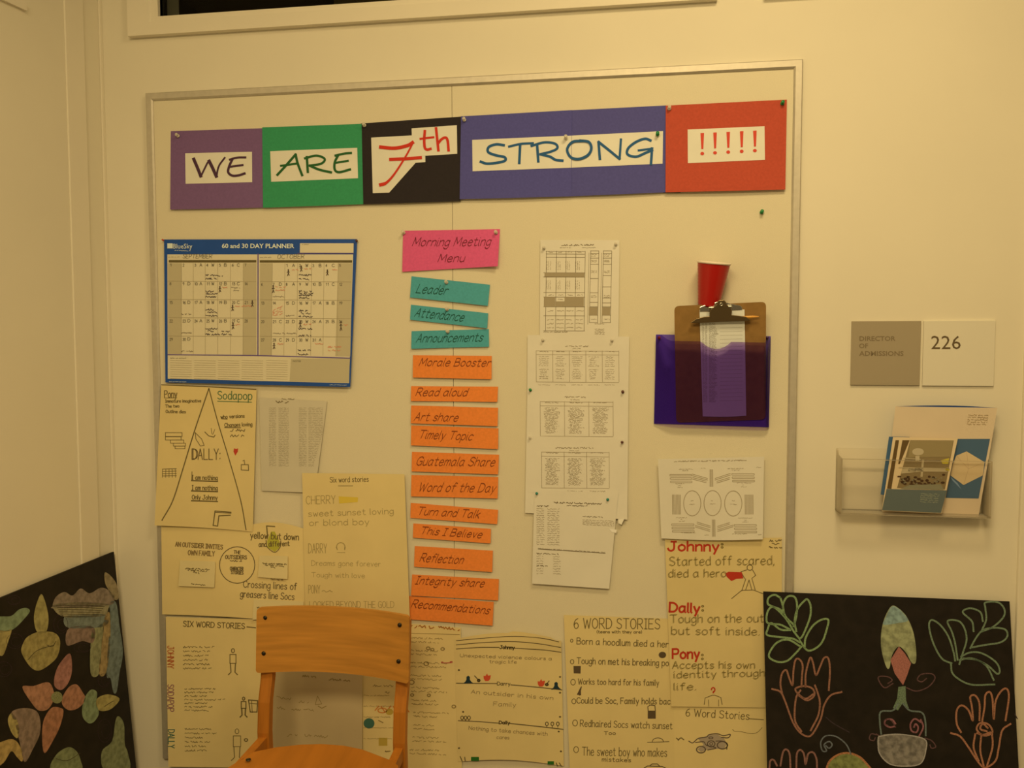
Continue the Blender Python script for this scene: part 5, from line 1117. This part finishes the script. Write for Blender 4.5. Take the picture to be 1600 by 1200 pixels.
# bent uprights continuing down as rear legs
SEATZ = .455
def post(xt, xb, name='leg'):
    pts = [(xt, tl.z-.02, YB+.027), (xt*.6+xb*.4, (bl.z+.50)/2+.03, YB+.008), (xb, .52, YB-.010), (xb, .44, YB-.018), (xb, .30, YB-.010), (xb, 0, YB+.045)]
    secs = []
    for x, z, y in pts:
        w_ = .0165; t_ = .011
        secs.append([Vector((-w_, -t_, 0)), Vector((-w_+.004, -t_-.002, 0)), Vector((w_-.004, -t_-.002, 0)), Vector((w_, -t_, 0)), Vector((w_, t_, 0)), Vector((w_-.004, t_+.002, 0)), Vector((-w_+.004, t_+.002, 0)), Vector((-w_, t_, 0))])
    vs, fs = sweep([(x, y, z) for x, z, y in pts], secs)
    return mesh_obj(name, vs, fs, WOODV, ch, False)
xl_t, xl_b = at_y(417, 1056, YB).x, at_y(413.5, 1150, YB-.02).x
xr_t, xr_b = at_y(625, 1070, YB-.02).x, at_y(623, 1150, YB-.03).x
post(xl_t, xl_b, 'leg'); post(xr_t, xr_b, 'leg')
# seat: plywood shell, rear edge arched and raised
def seat_edge(u):        # rear rim u 0..1
    P = [(380, 1185), (396, 1175), (432, 1167.5), (470, 1163.5), (502, 1162.5), (537, 1165), (566, 1171), (608, 1187), (622, 1196)]
    t = u*(len(P)-1); i_ = min(int(t), len(P)-2); f_ = t-i_
    return P[i_][0]*(1-f_)+P[i_+1][0]*f_, P[i_][1]*(1-f_)+P[i_+1][1]*f_
vs, fs = [], []; nu, nv = 32, 16
mid = (seat_edge(0)[0]+seat_edge(1)[0])/2
for off in (0, -.012):
    for j in range(nv+1):
        v = j/nv
        for i_ in range(nu+1):
            u = i_/nu; px, py = seat_edge(u)
            # the rim row is where the rim's ray meets the seat plane
            d = ray(px, py); p = CAM+d*((SEATZ+.012-CAM.z)/d.z)
            xc = (xl_b+xr_b)/2; wf = .205*(1-.04*(2*u-1)**2)
            fx = xc+(2*u-1)*wf; fy = YB-.46+.05*(2*u-1)**4
            x = p.x*(1-v)+fx*v; 
            if v > 0: x = xc+(x-xc)*(1+.10*math.sin(math.pi*min(1, v*1.3))*abs(2*u-1)**2)
            y = p.y*(1-v)+fy*v; z = SEATZ+.012*(1-v)**2*1.0-.014*math.exp(-((u-.5)**2)/.05)*math.sin(math.pi*min(1, v*1.2+.0))-.02*max(0, v-.85)/.15
            vs.append(Vector((x, y, z+off)))
W_ = nu+1; N_ = W_*(nv+1)
for j in range(nv):
    for i_ in range(nu):
        a = j*W_+i_; fs.append((a, a+W_, a+W_+1, a+1)); a += N_; fs.append((a, a+1, a+W_+1, a+W_))
ring = [i_ for i_ in range(W_)]+[j*W_+nu for j in range(1, nv+1)]+[nv*W_+i_ for i_ in range(nu-1, -1, -1)]+[j*W_ for j in range(nv-1, 0, -1)]
fs += rim_faces(vs, ring, N_)
o = mesh_obj('seat', vs, fs, mat('varnished_beech_seat', A(162, 90, 18, 1.1), .45, noise=.12, scale=4, spec=.3, stretch=(8, 1, 1)), ch)
for p in o.data.polygons[:nu*nv*2]: p.use_smooth = True
for sx, xb in ((-1, xl_b), (1, xr_b)):
    y0 = YB-.024; x2 = xb+sx*.010
    # side rail from upright forward, beneath the seat
    pts = [(xb, y0+.01, SEATZ-.036), (xb+sx*.004, y0-.15, SEATZ-.044), (x2, y0-.36, SEATZ-.030)]
    sec = [Vector((-.011, 0, -.024)), Vector((.011, 0, -.024)), Vector((.011, 0, .010)), Vector((-.011, 0, .010))]
    vs, fs = sweep(pts, [sec]*3); mesh_obj('side_rail', vs, fs, WOODV, ch)
    pts = [(x2, y0-.36, SEATZ-.02), (x2+sx*.01, y0-.39, .25), (x2+sx*.02, y0-.42, 0)]
    sec = [Vector((-.016, -.011, 0)), Vector((.016, -.011, 0)), Vector((.016, .011, 0)), Vector((-.016, .011, 0))]
    vs, fs = sweep(pts, [sec]*3); mesh_obj('leg', vs, fs, WOODV, ch)
for y in (YB-.02, YB-.37):
    box('stretcher', (xl_b-.005, y-.009, SEATZ-.125), (xr_b+.005, y+.009, SEATZ-.075), WOODV, ch, .002)
p = at_y(387, 1186, YB-.03)
vs, fs = lathe([(.0001, .0016), (.006, .0012), (.0066, 0)], 14)
ps = CAM+ray(388, 1187)*((SEATZ+.0135-CAM.z)/ray(388, 1187).z)
mesh_obj('screw', [ps+v_ for v_ in vs], fs, SCW, ch, True)
bpy.context.view_layer.update()
